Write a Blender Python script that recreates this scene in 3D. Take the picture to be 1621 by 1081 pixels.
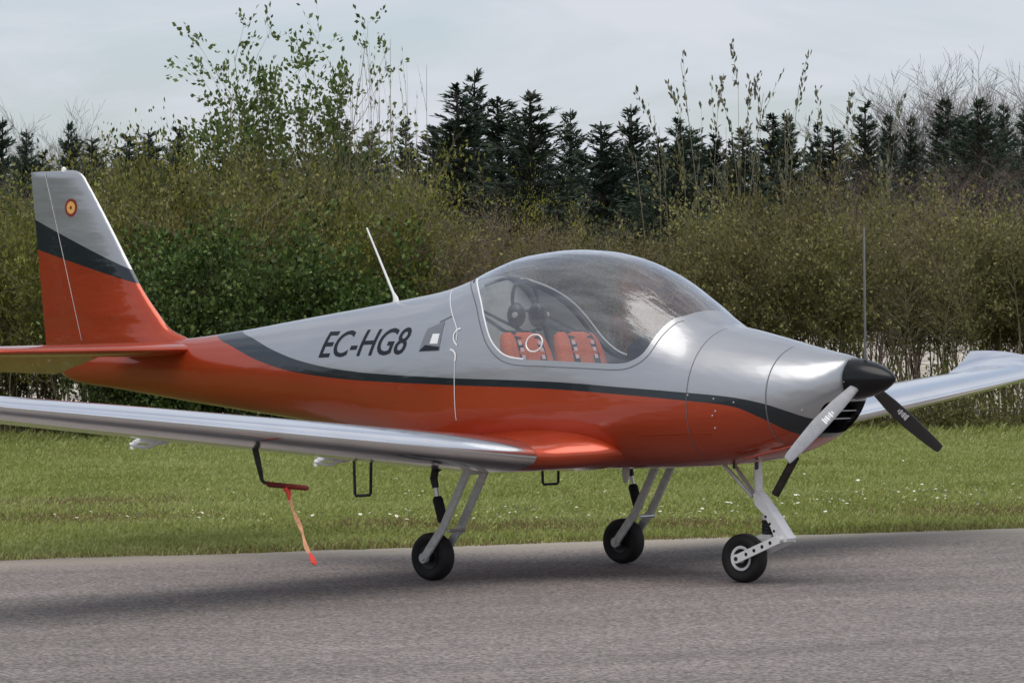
import bpy, bmesh, math, random
import numpy as np
from mathutils import Vector, Matrix

# ------------------------------------------------------------------ clear
for o in list(bpy.data.objects):
    bpy.data.objects.remove(o, do_unlink=True)
scene = bpy.context.scene
COL = scene.collection
rng = np.random.default_rng(7)
random.seed(7)

# ------------------------------------------------------------------ camera
CAM = Vector((13.012, -15.783, 1.464))
YAW, PITCH, ROLL, FPX = 0.722, -0.003, 0.010, 5476.6
FW = Vector((-math.sin(YAW)*math.cos(PITCH), math.cos(YAW)*math.cos(PITCH), math.sin(PITCH)))
RI = Vector((math.cos(YAW), math.sin(YAW), 0.0))
UP = RI.cross(FW)
R2 = RI*math.cos(ROLL) - UP*math.sin(ROLL)
U2 = RI*math.sin(ROLL) + UP*math.cos(ROLL)
cd = bpy.data.cameras.new("camera")
cam = bpy.data.objects.new("camera", cd); COL.objects.link(cam)
m = Matrix((R2, U2, -FW)).transposed().to_4x4(); m.translation = CAM
cam.matrix_world = m
cd.sensor_fit = 'HORIZONTAL'; cd.sensor_width = 36.0; cd.lens = FPX/1621.0*36.0
cd.clip_start = 0.1; cd.clip_end = 6000
scene.camera = cam

# ------------------------------------------------------------------ world
SUN_EL = math.radians(66)
_sd = Vector((0.62, -0.78, 0)).normalized()                # horizontal direction towards the sun
SUN_ROT = math.atan2(_sd.x, _sd.y)
w = bpy.data.worlds.new("World"); scene.world = w; w.use_nodes = True
nt = w.node_tree; N = nt.nodes; L = nt.links; N.clear()
out = N.new('ShaderNodeOutputWorld'); bg = N.new('ShaderNodeBackground')
sky = N.new('ShaderNodeTexSky'); sky.sky_type = 'NISHITA'; sky.sun_disc = False
sky.sun_elevation = SUN_EL; sky.sun_rotation = SUN_ROT
sky.air_density = 1.0; sky.dust_density = 2.0; sky.ozone_density = 1.0
geo = N.new('ShaderNodeTexCoord'); sep = N.new('ShaderNodeSeparateXYZ')
L.new(geo.outputs['Generated'], sep.inputs[0])
add = N.new('ShaderNodeMath'); add.operation = 'ADD'; add.inputs[1].default_value = 0.22
ab = N.new('ShaderNodeMath'); ab.operation = 'ABSOLUTE'
L.new(sep.outputs['Z'], ab.inputs[0]); L.new(ab.outputs[0], add.inputs[0])
dv = N.new('ShaderNodeVectorMath'); dv.operation = 'DIVIDE'
L.new(geo.outputs['Generated'], dv.inputs[0]); L.new(add.outputs[0], dv.inputs[1])
n1 = N.new('ShaderNodeTexNoise'); n1.inputs['Scale'].default_value = 2.3; n1.inputs['Detail'].default_value = 7
n1.inputs['Roughness'].default_value = 0.55; n1.inputs['Distortion'].default_value = 0.6
L.new(dv.outputs[0], n1.inputs['Vector'])
cr = N.new('ShaderNodeValToRGB')
cr.color_ramp.elements[0].position = 0.40; cr.color_ramp.elements[0].color = (0.42, 0.42, 0.42, 1)
cr.color_ramp.elements[1].position = 0.60; cr.color_ramp.elements[1].color = (0.97, 0.97, 0.97, 1)
L.new(n1.outputs['Fac'], cr.inputs[0])
mx = N.new('ShaderNodeMix'); mx.data_type = 'RGBA'
L.new(cr.outputs[0], mx.inputs['Factor']); L.new(sky.outputs[0], mx.inputs['A'])
mx.inputs['B'].default_value = (5.1, 5.3, 5.8, 1)          # thin high cloud
L.new(mx.outputs['Result'], bg.inputs[0]); bg.inputs[1].default_value = 0.10
L.new(bg.outputs[0], out.inputs[0])

sl = bpy.data.lights.new("sun", 'SUN'); sun = bpy.data.objects.new("sun", sl); COL.objects.link(sun)
sl.energy = 1.5; sl.angle = math.radians(56); sl.color = (1.0, 0.96, 0.90)
sdir = Vector((_sd.x*math.cos(SUN_EL), _sd.y*math.cos(SUN_EL), math.sin(SUN_EL)))
sun.rotation_euler = (-sdir).to_track_quat('-Z', 'Y').to_euler()
sun.location = (0, 0, 30)

scene.view_settings.view_transform = 'Standard'; scene.view_settings.look = 'None'
scene.view_settings.exposure = 0.45; scene.view_settings.gamma = 1.0
scene.render.engine = 'CYCLES'

# ------------------------------------------------------------------ helpers
def tag(o, label=None, cat=None, group=None, kind=None):
    if label: o['label'] = label
    if cat: o['category'] = cat
    if group: o['group'] = group
    if kind: o['kind'] = kind
    return o

def empty(name, loc=(0, 0, 0), rz=0.0, parent=None):
    o = bpy.data.objects.new(name, None); COL.objects.link(o)
    o.location = loc; o.rotation_euler = (0, 0, rz); o.empty_display_size = 0.2
    if parent: o.parent = parent
    return o

def link_mesh(name, me, mats=None, parent=None):
    o = bpy.data.objects.new(name, me); COL.objects.link(o)
    if mats is not None and not len(me.materials):
        for mt in (mats if isinstance(mats, (list, tuple)) else [mats]): me.materials.append(mt)
    if parent: o.parent = parent
    return o

def mesh_obj(name, verts, faces, mat, parent=None, smooth=True, recalc=True, sharp=35, attrs=None):
    me = bpy.data.meshes.new(name)
    me.from_pydata([tuple(map(float, v)) for v in verts], [], [tuple(map(int, f)) for f in faces])
    if recalc:
        bm = bmesh.new(); bm.from_mesh(me)
        bmesh.ops.recalc_face_normals(bm, faces=bm.faces[:]); bm.to_mesh(me); bm.free()
    if attrs:
        for k, arr in attrs.items():
            a = me.attributes.new(k, 'FLOAT', 'POINT'); a.data.foreach_set('value', np.asarray(arr, np.float32))
    if smooth:
        me.polygons.foreach_set('use_smooth', [True]*len(me.polygons))
        me.set_sharp_from_angle(angle=math.radians(sharp))
    me.update()
    return link_mesh(name, me, mat, parent)

def fast_mesh(name, V, F, attrs=None, smooth=False):
    """V (n,3), F (m,k) arrays -> mesh datablock"""
    V = np.asarray(V, np.float32); F = np.asarray(F, np.int32)
    me = bpy.data.meshes.new(name)
    me.vertices.add(len(V)); me.vertices.foreach_set('co', V.ravel())
    k = F.shape[1]; me.loops.add(F.size); me.loops.foreach_set('vertex_index', F.ravel())
    me.polygons.add(len(F)); me.polygons.foreach_set('loop_start', np.arange(0, F.size, k, dtype=np.int32))
    if smooth: me.polygons.foreach_set('use_smooth', np.ones(len(F), bool))
    if attrs:
        for kk, arr in attrs.items():
            a = me.attributes.new(kk, 'FLOAT', 'POINT'); a.data.foreach_set('value', np.asarray(arr, np.float32))
    me.update(calc_edges=True); me.validate()
    return me

class Geo:
    """collects shapes in aircraft coordinates (x forward, s starboard, z up)"""
    def __init__(s): s.v = []; s.f = []
    def addv(s, P, F):
        b = len(s.v); s.v += [tuple(p) for p in P]; s.f += [tuple(i+b for i in f) for f in F]
    def loft(s, rings, cap=True, closed=True):
        n = len(rings[0]); P = [p for r in rings for p in r]; F = []
        for i in range(len(rings)-1):
            for j in range(n if closed else n-1):
                a = i*n+j; b = i*n+(j+1) % n
                F.append((a, b, b+n, a+n))
        if cap and closed:
            F.append(tuple(range(n-1, -1, -1))); F.append(tuple((len(rings)-1)*n+j for j in range(n)))
        s.addv(P, F); return s
    def tube(s, path, r, n=10, cap=True, flat=None):
        path = [Vector(p) for p in path]
        rs = r if isinstance(r, (list, tuple)) else [r]*len(path)
        rings = []; ref = None
        for i, p in enumerate(path):
            a = path[max(i-1, 0)]; b = path[min(i+1, len(path)-1)]
            t = (b-a).normalized()
            if ref is None:
                ref = Vector((0, 1, 0)) if abs(t.y) < 0.9 else Vector((1, 0, 0))
            u = (ref - t*ref.dot(t)).normalized(); ref = u; v = t.cross(u)
            k1, k2 = (1, 1) if flat is None else flat
            rings.append([tuple(p + (u*math.cos(q)*k1 + v*math.sin(q)*k2)*rs[i]) for q in [2*math.pi*j/n for j in range(n)]])
        return s.loft(rings, cap)
    def lathe(s, prof, org, axis, n=32):
        """prof: (radius, height along axis)"""
        org = Vector(org); ax = Vector(axis).normalized()
        u = ax.orthogonal().normalized(); v = ax.cross(u)
        rings = [[tuple(org + ax*h + (u*math.cos(q)+v*math.sin(q))*max(r, 1e-4)) for q in [2*math.pi*j/n for j in range(n)]] for r, h in prof]
        return s.loft(rings, True)
    def box(s, c, size, M=None, bev=0.0):
        c = Vector(c); a, b, d = [q/2 for q in size]
        bm = bmesh.new(); bmesh.ops.create_cube(bm, size=1.0)
        for v in bm.verts: v.co = Vector((v.co.x*size[0], v.co.y*size[1], v.co.z*size[2]))
        if bev: bmesh.ops.bevel(bm, geom=bm.edges[:], offset=bev, segments=2, affect='EDGES')
        bm.verts.index_update()
        P = [tuple(((M @ v.co) if M else v.co) + c) for v in bm.verts]
        F = [tuple(v.index for v in f.verts) for f in bm.faces]; bm.free()
        s.addv(P, F); return s
    def prism(s, poly, s0, s1):
        """polygon in (x,z) extruded along s"""
        n = len(poly); P = [(x, s0, z) for x, z in poly] + [(x, s1, z) for x, z in poly]
        F = [(j, (j+1) % n, n+(j+1) % n, n+j) for j in range(n)] + [tuple(range(n)), tuple(range(2*n-1, n-1, -1))]
        s.addv(P, F); return s
    def build(s, name, mat, parent=None, smooth=True, sharp=35, attrs=None):
        return mesh_obj(name, [(x, -y, z) for x, y, z in s.v], s.f, mat, parent, smooth, True, sharp, attrs)

def pchip(xs, ys):
    xs = np.asarray(xs, float); ys = np.asarray(ys, float)
    o = np.argsort(xs); xs = xs[o]; ys = ys[o]
    h = np.diff(xs); d = np.diff(ys)/h; n = len(xs); mm = np.zeros(n)
    for i in range(1, n-1):
        if d[i-1]*d[i] > 0:
            w1 = 2*h[i]+h[i-1]; w2 = h[i]+2*h[i-1]; mm[i] = (w1+w2)/(w1/d[i-1]+w2/d[i])
    mm[0] = d[0]; mm[-1] = d[-1]
    def f(x):
        x = np.clip(np.asarray(x, float), xs[0], xs[-1]); i = np.clip(np.searchsorted(xs, x)-1, 0, n-2)
        t = (x-xs[i])/h[i]
        return ((2*t**3-3*t**2+1)*ys[i] + (t**3-2*t**2+t)*h[i]*mm[i] + (-2*t**3+3*t**2)*ys[i+1] + (t**3-t**2)*h[i]*mm[i+1])
    return f

def catmull(P, k=8, closed=False):
    P = [np.asarray(p, float) for p in P]; n = len(P); out = []
    rngi = range(n if closed else n-1)
    for i in rngi:
        g = (lambda j: P[j % n]) if closed else (lambda j: P[min(max(j, 0), n-1)])
        p0, p1, p2, p3 = g(i-1), g(i), g(i+1), g(i+2)
        for q in range(k):
            t = q/k
            out.append(.5*((2*p1)+(-p0+p2)*t+(2*p0-5*p1+4*p2-p3)*t*t+(-p0+3*p1-3*p2+p3)*t**3))
    if not closed: out.append(P[-1])
    return out

# ------------------------------------------------------------------ materials
def new_mat(name):
    mt = bpy.data.materials.new(name); mt.use_nodes = True
    t = mt.node_tree; return mt, t.nodes, t.links, t.nodes['Principled BSDF']

def pbr(name, col, rough=0.5, metal=0.0, coat=0.0, var=0.0, scale=20.0, bump=0.0, bscale=60.0, spec=0.5):
    mt, n, l, b = new_mat(name)
    b.inputs['Base Color'].default_value = (*col, 1); b.inputs['Roughness'].default_value = rough
    b.inputs['Metallic'].default_value = metal; b.inputs['Coat Weight'].default_value = coat
    b.inputs['Coat Roughness'].default_value = 0.06; b.inputs['Specular IOR Level'].default_value = spec
    tc = n.new('ShaderNodeTexCoord')
    if var:
        nz = n.new('ShaderNodeTexNoise'); nz.inputs['Scale'].default_value = scale; nz.inputs['Detail'].default_value = 5
        l.new(tc.outputs['Object'], nz.inputs['Vector'])
        r = n.new('ShaderNodeValToRGB')
        r.color_ramp.elements[0].position = .3; r.color_ramp.elements[1].position = .7
        r.color_ramp.elements[0].color = (*[max(0, c*(1-var)) for c in col], 1)
        r.color_ramp.elements[1].color = (*[min(1, c*(1+var)) for c in col], 1)
        l.new(nz.outputs['Fac'], r.inputs[0]); l.new(r.outputs[0], b.inputs['Base Color'])
    if bump:
        nz2 = n.new('ShaderNodeTexNoise'); nz2.inputs['Scale'].default_value = bscale; nz2.inputs['Detail'].default_value = 4
        l.new(tc.outputs['Object'], nz2.inputs['Vector'])
        bp = n.new('ShaderNodeBump'); bp.inputs['Strength'].default_value = bump; bp.inputs['Distance'].default_value = 0.01
        l.new(nz2.outputs['Fac'], bp.inputs['Height']); l.new(bp.outputs[0], b.inputs['Normal'])
    return mt

SILVER = (0.42, 0.427, 0.44); REDP = (0.45, 0.052, 0.010); DARKP = (0.016, 0.023, 0.030)

def body_paint(name, striped=True):
    """silver above, dark stripe, burnt orange below; stripe edges come from the attributes up / lo"""
    mt, n, l, b = new_mat(name)
    au = n.new('ShaderNodeAttribute'); au.attribute_name = 'up'
    al = n.new('ShaderNodeAttribute'); al.attribute_name = 'lo'
    gu = n.new('ShaderNodeMath'); gu.operation = 'GREATER_THAN'; gu.inputs[1].default_value = 0
    gl = n.new('ShaderNodeMath'); gl.operation = 'GREATER_THAN'; gl.inputs[1].default_value = 0
    l.new(au.outputs['Fac'], gu.inputs[0]); l.new(al.outputs['Fac'], gl.inputs[0])
    tc = n.new('ShaderNodeTexCoord')
    nz = n.new('ShaderNodeTexNoise'); nz.inputs['Scale'].default_value = 3.0; nz.inputs['Detail'].default_value = 8
    mp = n.new('ShaderNodeMapping'); mp.inputs['Scale'].default_value = (0.5, 2, 2)
    l.new(tc.outputs['Object'], mp.inputs[0]); l.new(mp.outputs[0], nz.inputs['Vector'])
    mr = n.new('ShaderNodeMapRange'); mr.inputs['To Min'].default_value = .86; mr.inputs['To Max'].default_value = 1.1
    l.new(nz.outputs['Fac'], mr.inputs[0])
    m1 = n.new('ShaderNodeMix'); m1.data_type = 'RGBA'
    m1.inputs['A'].default_value = (*REDP, 1); m1.inputs['B'].default_value = (*DARKP, 1)
    l.new(gl.outputs[0], m1.inputs['Factor'])
    m2 = n.new('ShaderNodeMix'); m2.data_type = 'RGBA'; m2.inputs['B'].default_value = (*SILVER, 1)
    l.new(gu.outputs[0], m2.inputs['Factor']); l.new(m1.outputs['Result'], m2.inputs['A'])
    vm = n.new('ShaderNodeVectorMath'); vm.operation = 'SCALE'
    l.new(m2.outputs['Result'], vm.inputs[0]); l.new(mr.outputs[0], vm.inputs['Scale'])
    l.new(vm.outputs[0], b.inputs['Base Color'])
    mm = n.new('ShaderNodeMapRange'); mm.inputs['To Min'].default_value = .55; mm.inputs['To Max'].default_value = .70
    l.new(gu.outputs[0], mm.inputs[0]); l.new(mm.outputs[0], b.inputs['Metallic'])
    rr = n.new('ShaderNodeMapRange'); rr.inputs['To Min'].default_value = .28; rr.inputs['To Max'].default_value = .42
    l.new(nz.outputs['Fac'], rr.inputs[0]); l.new(rr.outputs[0], b.inputs['Roughness'])
    b.inputs['Coat Weight'].default_value = 0.8; b.inputs['Coat Roughness'].default_value = 0.05
    nb = n.new('ShaderNodeTexNoise'); nb.inputs['Scale'].default_value = 4.0; nb.inputs['Detail'].default_value = 2
    mp2 = n.new('ShaderNodeMapping'); mp2.inputs['Scale'].default_value = (0.6, 2.4, 2.4)
    l.new(tc.outputs['Object'], mp2.inputs[0]); l.new(mp2.outputs[0], nb.inputs['Vector'])
    bp = n.new('ShaderNodeBump'); bp.inputs['Strength'].default_value = .35; bp.inputs['Distance'].default_value = 0.012
    l.new(nb.outputs['Fac'], bp.inputs['Height']); l.new(bp.outputs[0], b.inputs['Normal']); l.new(bp.outputs[0], b.inputs['Coat Normal'])
    return mt

M_body = body_paint("aircraft_paint")
M_silver = pbr("silver_paint", SILVER, .34, .70, .3, var=.08, scale=4, bump=.12, bscale=5)
M_wing = pbr("wing_silver", (.86, .87, .89), .16, 1.0, .3, var=.05, scale=3, bump=.05, bscale=4)
M_red = pbr("orange_paint", REDP, .32, .55, .8, var=.10, scale=4, bump=.12, bscale=5)
M_dark = pbr("stripe_paint", DARKP, .3, .1, .6)
M_black = pbr("black_plastic", (.012, .012, .014), .35, 0, .2, var=.3)
M_spin = pbr("spinner_black", (.005, .005, .006), .25, 0, .1, spec=.3)
M_mattblack = pbr("matt_black", (.010, .010, .011), .75, var=.3)
M_rubber = pbr("rubber", (.006, .0055, .0055), .70, var=.35, scale=30, bump=.2)
M_white = pbr("white_paint", (.78, .78, .77), .35, 0, .3, var=.06)
M_gear = pbr("grey_steel", (.55, .55, .53), .42, .25, .1, var=.15, scale=30)
M_steel = pbr("bright_steel", (.6, .6, .6), .3, .9)
M_darkmetal = pbr("dark_metal", (.035, .033, .032), .45, .6, var=.4, scale=30)
M_seat = pbr("orange_fabric", (.62, .13, .045), .85, var=.15, scale=60, bump=.4, bscale=300)
M_belt = pbr("belt_webbing", (.02, .02, .022), .7, var=.3, scale=80)
M_lining = pbr("cabin_lining", (.62, .63, .58), .9, var=.1, scale=20)
M_beltmark = pbr("belt_label", (.75, .5, .48), .6)
M_blade = pbr("blade_grey", (.30, .30, .31), .36, .1, .4, var=.1)
M_blade_black = pbr("blade_black", (.012, .011, .012), .34, 0, .4)
M_darkblade = pbr("blade_dark_grey", (.13, .125, .12), .45, 0, .2)
M_decal = pbr("white_decal", (.8, .8, .8), .5)
M_letter = pbr("registration_vinyl", (.012, .014, .019), .5, 0, 0, spec=.25)
M_seam = pbr("seam_dark", (.13, .13, .14), .6)  # dark grey of the seam lines and the slide slot
M_seamlight = pbr("seam_edge", (.75, .76, .78), .4, .2)
M_rbf = pbr("pitot_cover_red", (.16, .018, .012), .7, var=.2)
M_ribbon = pbr("streamer_cloth", (.72, .36, .20), .8, var=.35, scale=25)
M_tassel = pbr("streamer_tip", (.75, .07, .05), .8)
M_yellow = pbr("roundel_yellow", (.75, .42, .10), .5)
M_darkred = pbr("roundel_red", (.22, .02, .02), .5)

def glass_mat():
    mt, n, l, b = new_mat("canopy_acrylic"); n.remove(b)
    o = n['Material Output']
    tc = n.new('ShaderNodeTexCoord'); mp = n.new('ShaderNodeMapping'); mp.inputs['Scale'].default_value = (1.0, 9.0, 4.0)
    mp.inputs['Rotation'].default_value = (0, math.radians(38), 0)
    l.new(tc.outputs['Object'], mp.inputs[0])
    nz = n.new('ShaderNodeTexNoise'); nz.inputs['Scale'].default_value = 2.6; nz.inputs['Detail'].default_value = 6; nz.inputs['Distortion'].default_value = .4
    l.new(mp.outputs[0], nz.inputs['Vector'])
    bp = n.new('ShaderNodeBump'); bp.inputs['Strength'].default_value = .20; bp.inputs['Distance'].default_value = .03
    l.new(nz.outputs['Fac'], bp.inputs['Height'])
    fr = n.new('ShaderNodeFresnel'); ge_ = n.new('ShaderNodeNewGeometry'); ior = n.new('ShaderNodeMapRange'); ior.inputs['To Min'].default_value = 1.5; ior.inputs['To Max'].default_value = 1/1.5
    l.new(ge_.outputs['Backfacing'], ior.inputs[0]); l.new(ior.outputs[0], fr.inputs['IOR']); l.new(bp.outputs[0], fr.inputs['Normal'])   # thin sheet: same reflectance from either side
    mu = n.new('ShaderNodeMath'); mu.operation = 'MULTIPLY_ADD'; mu.inputs[1].default_value = 2.2; mu.inputs[2].default_value = .02
    mu.use_clamp = True; l.new(fr.outputs[0], mu.inputs[0])
    tr = n.new('ShaderNodeBsdfTransparent'); tr.inputs[0].default_value = (.84, .86, .87, 1)
    gl = n.new('ShaderNodeBsdfGlossy'); gl.inputs['Roughness'].default_value = .14; gl.inputs[0].default_value = (.95, .97, 1, 1)
    l.new(bp.outputs[0], gl.inputs['Normal'])
    df = n.new('ShaderNodeBsdfDiffuse'); df.inputs[0].default_value = (.62, .64, .66, 1)
    rp = n.new('ShaderNodeMapRange'); rp.inputs['From Min'].default_value = .42; rp.inputs['From Max'].default_value = .72
    rp.inputs['To Min'].default_value = .01; rp.inputs['To Max'].default_value = .11
    l.new(nz.outputs['Fac'], rp.inputs[0])
    s1 = n.new('ShaderNodeMixShader'); l.new(rp.outputs[0], s1.inputs[0]); l.new(tr.outputs[0], s1.inputs[1]); l.new(df.outputs[0], s1.inputs[2])
    s2 = n.new('ShaderNodeMixShader'); l.new(mu.outputs[0], s2.inputs[0]); l.new(s1.outputs[0], s2.inputs[1]); l.new(gl.outputs[0], s2.inputs[2])
    l.new(s2.outputs[0], o.inputs[0]); return mt
M_glass = glass_mat()

def leaf_mat(name, c0, c1, c2, trans=.35):
    """per-leaf tint from the attribute rnd, slightly different for every plant"""
    mt, n, l, b = new_mat(name); o = n['Material Output']
    at = n.new('ShaderNodeAttribute'); at.attribute_name = 'rnd'
    oi = n.new('ShaderNodeObjectInfo')
    r = n.new('ShaderNodeValToRGB'); e = r.color_ramp.elements
    e[0].position = 0; e[0].color = (*c0, 1); e[1].position = 1; e[1].color = (*c2, 1)
    x = e.new(.5); x.color = (*c1, 1)
    l.new(at.outputs['Fac'], r.inputs[0])
    hs = n.new('ShaderNodeHueSaturation')
    mh = n.new('ShaderNodeMapRange'); mh.inputs['To Min'].default_value = .485; mh.inputs['To Max'].default_value = .515
    mv = n.new('ShaderNodeMapRange'); mv.inputs['To Min'].default_value = .82; mv.inputs['To Max'].default_value = 1.18
    l.new(oi.outputs['Random'], mh.inputs[0]); l.new(oi.outputs['Random'], mv.inputs[0])
    l.new(mh.outputs[0], hs.inputs['Hue']); l.new(mv.outputs[0], hs.inputs['Value']); l.new(r.outputs[0], hs.inputs['Color'])
    l.new(hs.outputs[0], b.inputs['Base Color']); b.inputs['Roughness'].default_value = .55
    b.inputs['Specular IOR Level'].default_value = .3
    if trans:
        tl = n.new('ShaderNodeBsdfTranslucent'); l.new(hs.outputs[0], tl.inputs[0])
        ms = n.new('ShaderNodeMixShader'); ms.inputs[0].default_value = trans
        l.new(b.outputs[0], ms.inputs[1]); l.new(tl.outputs[0], ms.inputs[2]); l.new(ms.outputs[0], o.inputs[0])
    return mt

# ------------------------------------------------------------------ ground
E0 = Vector((-4.391, -1.088, 0)); ED = Vector((0.484, 0.875, 0)).normalized(); EN = Vector((ED.y, -ED.x, 0))  # EN towards camera

def grass_ground_mat():
    mt, n, l, b = new_mat("turf")
    tc = n.new('ShaderNodeTexCoord')
    a = n.new('ShaderNodeTexNoise'); a.inputs['Scale'].default_value = .55; a.inputs['Detail'].default_value = 8
    c = n.new('ShaderNodeTexNoise'); c.inputs['Scale'].default_value = 30; c.inputs['Detail'].default_value = 4
    l.new(tc.outputs['Object'], a.inputs['Vector']); l.new(tc.outputs['Object'], c.inputs['Vector'])
    r = n.new('ShaderNodeValToRGB'); e = r.color_ramp.elements
    e[0].position = .34; e[0].color = (.10, .085, .035, 1); e[1].position = .62; e[1].color = (.085, .145, .030, 1)
    x = e.new(.45); x.color = (.075, .115, .028, 1)
    l.new(a.outputs['Fac'], r.inputs[0])
    mr = n.new('ShaderNodeMapRange'); mr.inputs['To Min'].default_value = .65; mr.inputs['To Max'].default_value = 1.3
    l.new(c.outputs['Fac'], mr.inputs[0])
    v = n.new('ShaderNodeVectorMath'); v.operation = 'SCALE'; l.new(r.outputs[0], v.inputs[0]); l.new(mr.outputs[0], v.inputs['Scale'])
    l.new(v.outputs[0], b.inputs['Base Color']); b.inputs['Roughness'].default_value = .9
    bp = n.new('ShaderNodeBump'); bp.inputs['Strength'].default_value = .6; bp.inputs['Distance'].default_value = .03
    l.new(c.outputs['Fac'], bp.inputs['Height']); l.new(bp.outputs[0], b.inputs['Normal'])
    return mt

def asphalt_mat():
    mt, n, l, b = new_mat("old_asphalt")
    tc = n.new('ShaderNodeTexCoord')
    def noise(s, d, rr=.5, mapping=None):
        z = n.new('ShaderNodeTexNoise'); z.inputs['Scale'].default_value = s; z.inputs['Detail'].default_value = d; z.inputs['Roughness'].default_value = rr
        l.new(mapping if mapping else tc.outputs['Object'], z.inputs['Vector']); return z
    mp = n.new('ShaderNodeMapping'); mp.inputs['Rotation'].default_value = (0, 0, -math.atan2(ED.y, ED.x)); mp.inputs['Scale'].default_value = (.22, 1.5, 1)
    mpv = n.new('ShaderNodeMapping'); mpv.vector_type = 'POINT'; mpv.inputs['Rotation'].default_value = (0, 0, -math.atan2(ED.y, ED.x))
    l.new(tc.outputs['Object'], mpv.inputs[0])
    mp = n.new('ShaderNodeMapping'); mp.inputs['Scale'].default_value = (.25, 1.6, 1); l.new(mpv.outputs[0], mp.inputs[0])
    streak = noise(1.0, 6, .6, mp.outputs[0]); blotch = noise(.6, 5); stone = noise(42, 4, .75); fine = noise(200, 2)
    vo = n.new('ShaderNodeTexVoronoi'); vo.inputs['Scale'].default_value = 60; l.new(tc.outputs['Object'], vo.inputs['Vector'])
    r = n.new('ShaderNodeValToRGB'); e = r.color_ramp.elements
    e[0].position = .40; e[0].color = (.095, .082, .075, 1); e[1].position = .60; e[1].color = (.30, .264, .243, 1)
    l.new(stone.outputs['Fac'], r.inputs[0])
    # scattered pale chippings
    rc = n.new('ShaderNodeValToRGB'); q = rc.color_ramp.elements
    q[0].position = .78; q[0].color = (0, 0, 0, 1); q[1].position = .92; q[1].color = (1, 1, 1, 1)
    l.new(vo.outputs['Color'], rc.inputs[0])
    mc = n.new('ShaderNodeMix'); mc.data_type = 'RGBA'; mc.inputs['B'].default_value = (.42, .385, .36, 1)
    mf = n.new('ShaderNodeMath'); mf.operation = 'MULTIPLY'; mf.inputs[1].default_value = .65; l.new(rc.outputs[0], mf.inputs[0])
    l.new(mf.outputs[0], mc.inputs['Factor']); l.new(r.outputs[0], mc.inputs['A'])
    ms = n.new('ShaderNodeMapRange'); ms.inputs['From Min'].default_value = .3; ms.inputs['From Max'].default_value = .7
    ms.inputs['To Min'].default_value = .80; ms.inputs['To Max'].default_value = 1.18; l.new(streak.outputs['Fac'], ms.inputs[0])
    mb = n.new('ShaderNodeMapRange'); mb.inputs['To Min'].default_value = .85; mb.inputs['To Max'].default_value = 1.15; l.new(blotch.outputs['Fac'], mb.inputs[0])
    k = n.new('ShaderNodeMath'); k.operation = 'MULTIPLY'; l.new(ms.outputs[0], k.inputs[0]); l.new(mb.outputs[0], k.inputs[1])
    sc = n.new('ShaderNodeVectorMath'); sc.operation = 'SCALE'; l.new(mc.outputs['Result'], sc.inputs[0]); l.new(k.outputs[0], sc.inputs['Scale'])
    # sandy grit lying along the grass edge
    sx = n.new('ShaderNodeAttribute'); sx.attribute_name = 'edge'
    ad = n.new('ShaderNodeMath'); ad.operation = 'MULTIPLY_ADD'; ad.inputs[1].default_value = 1.5; ad.inputs[2].default_value = -.75; l.new(streak.outputs['Fac'], ad.inputs[0])
    ad2 = n.new('ShaderNodeMath'); ad2.operation = 'ADD'; l.new(ad.outputs[0], ad2.inputs[0]); l.new(sx.outputs['Fac'], ad2.inputs[1])
    rg = n.new('ShaderNodeMapRange'); rg.inputs['From Min'].default_value = 1.25; rg.inputs['From Max'].default_value = .25
    rg.inputs['To Min'].default_value = 0; rg.inputs['To Max'].default_value = .92; rg.clamp = True; l.new(ad2.outputs[0], rg.inputs[0])
    mg = n.new('ShaderNodeMix'); mg.data_type = 'RGBA'; l.new(rg.outputs[0], mg.inputs['Factor']); l.new(sc.outputs[0], mg.inputs['A'])
    gcol = n.new('ShaderNodeValToRGB'); ge = gcol.color_ramp.elements
    ge[0].position = .3; ge[0].color = (.25, .225, .185, 1); ge[1].position = .7; ge[1].color = (.44, .395, .325, 1); l.new(fine.outputs['Fac'], gcol.inputs[0])
    l.new(gcol.outputs[0], mg.inputs['B'])
    l.new(mg.outputs['Result'], b.inputs['Base Color']); b.inputs['Roughness'].default_value = .88
    b.inputs['Specular IOR Level'].default_value = .25
    bp = n.new('ShaderNodeBump'); bp.inputs['Strength'].default_value = .8; bp.inputs['Distance'].default_value = .006
    l.new(stone.outputs['Fac'], bp.inputs['Height']); l.new(bp.outputs[0], b.inputs['Normal'])
    return mt

def sheet(name, pts, mat, kind='structure'):
    o = mesh_obj(name, pts, [tuple(range(len(pts)))], mat, None, False, False)
    if o.data.polygons[0].normal.z < 0: o.data.flip_normals()
    return tag(o, kind=kind)

B = 2500
sheet('ground', [(-B, -B, 0), (B, -B, 0), (B, B, 0), (-B, B, 0)], grass_ground_mat())

# runway strip: broken edge towards the grass
ts = np.concatenate([np.linspace(-400, -22, 30), np.arange(-21.9, 40, .06), np.linspace(40.1, 600, 40)])
jit = np.zeros(len(ts))
for fr_, am in ((.35, .14), (1.3, .08), (4.1, .055), (11., .045), (27., .03)):
    jit += am*np.sin(ts*fr_+rng.uniform(0, 6))*(.6+.4*np.sin(ts*fr_*.37+rng.uniform(0, 6)))
cols = [0.0, .25, .6, 1.2, 2.2, 6.0, 26.0]
V = []; edge = []
for j, c in enumerate(cols):
    for t, q in zip(ts, jit):
        p = E0 + ED*float(t) + EN*float(c + (q if j == 0 else 0))
        V.append((p.x, p.y, .008 - (.005 if j == 0 else 0))); edge.append(c)
nT = len(ts); F = [(j*nT+i, j*nT+i+1, (j+1)*nT+i+1, (j+1)*nT+i) for j in range(len(cols)-1) for i in range(nT-1)]
rw = mesh_obj('runway', V, F, asphalt_mat(), None, True, True, attrs={'edge': edge})
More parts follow.
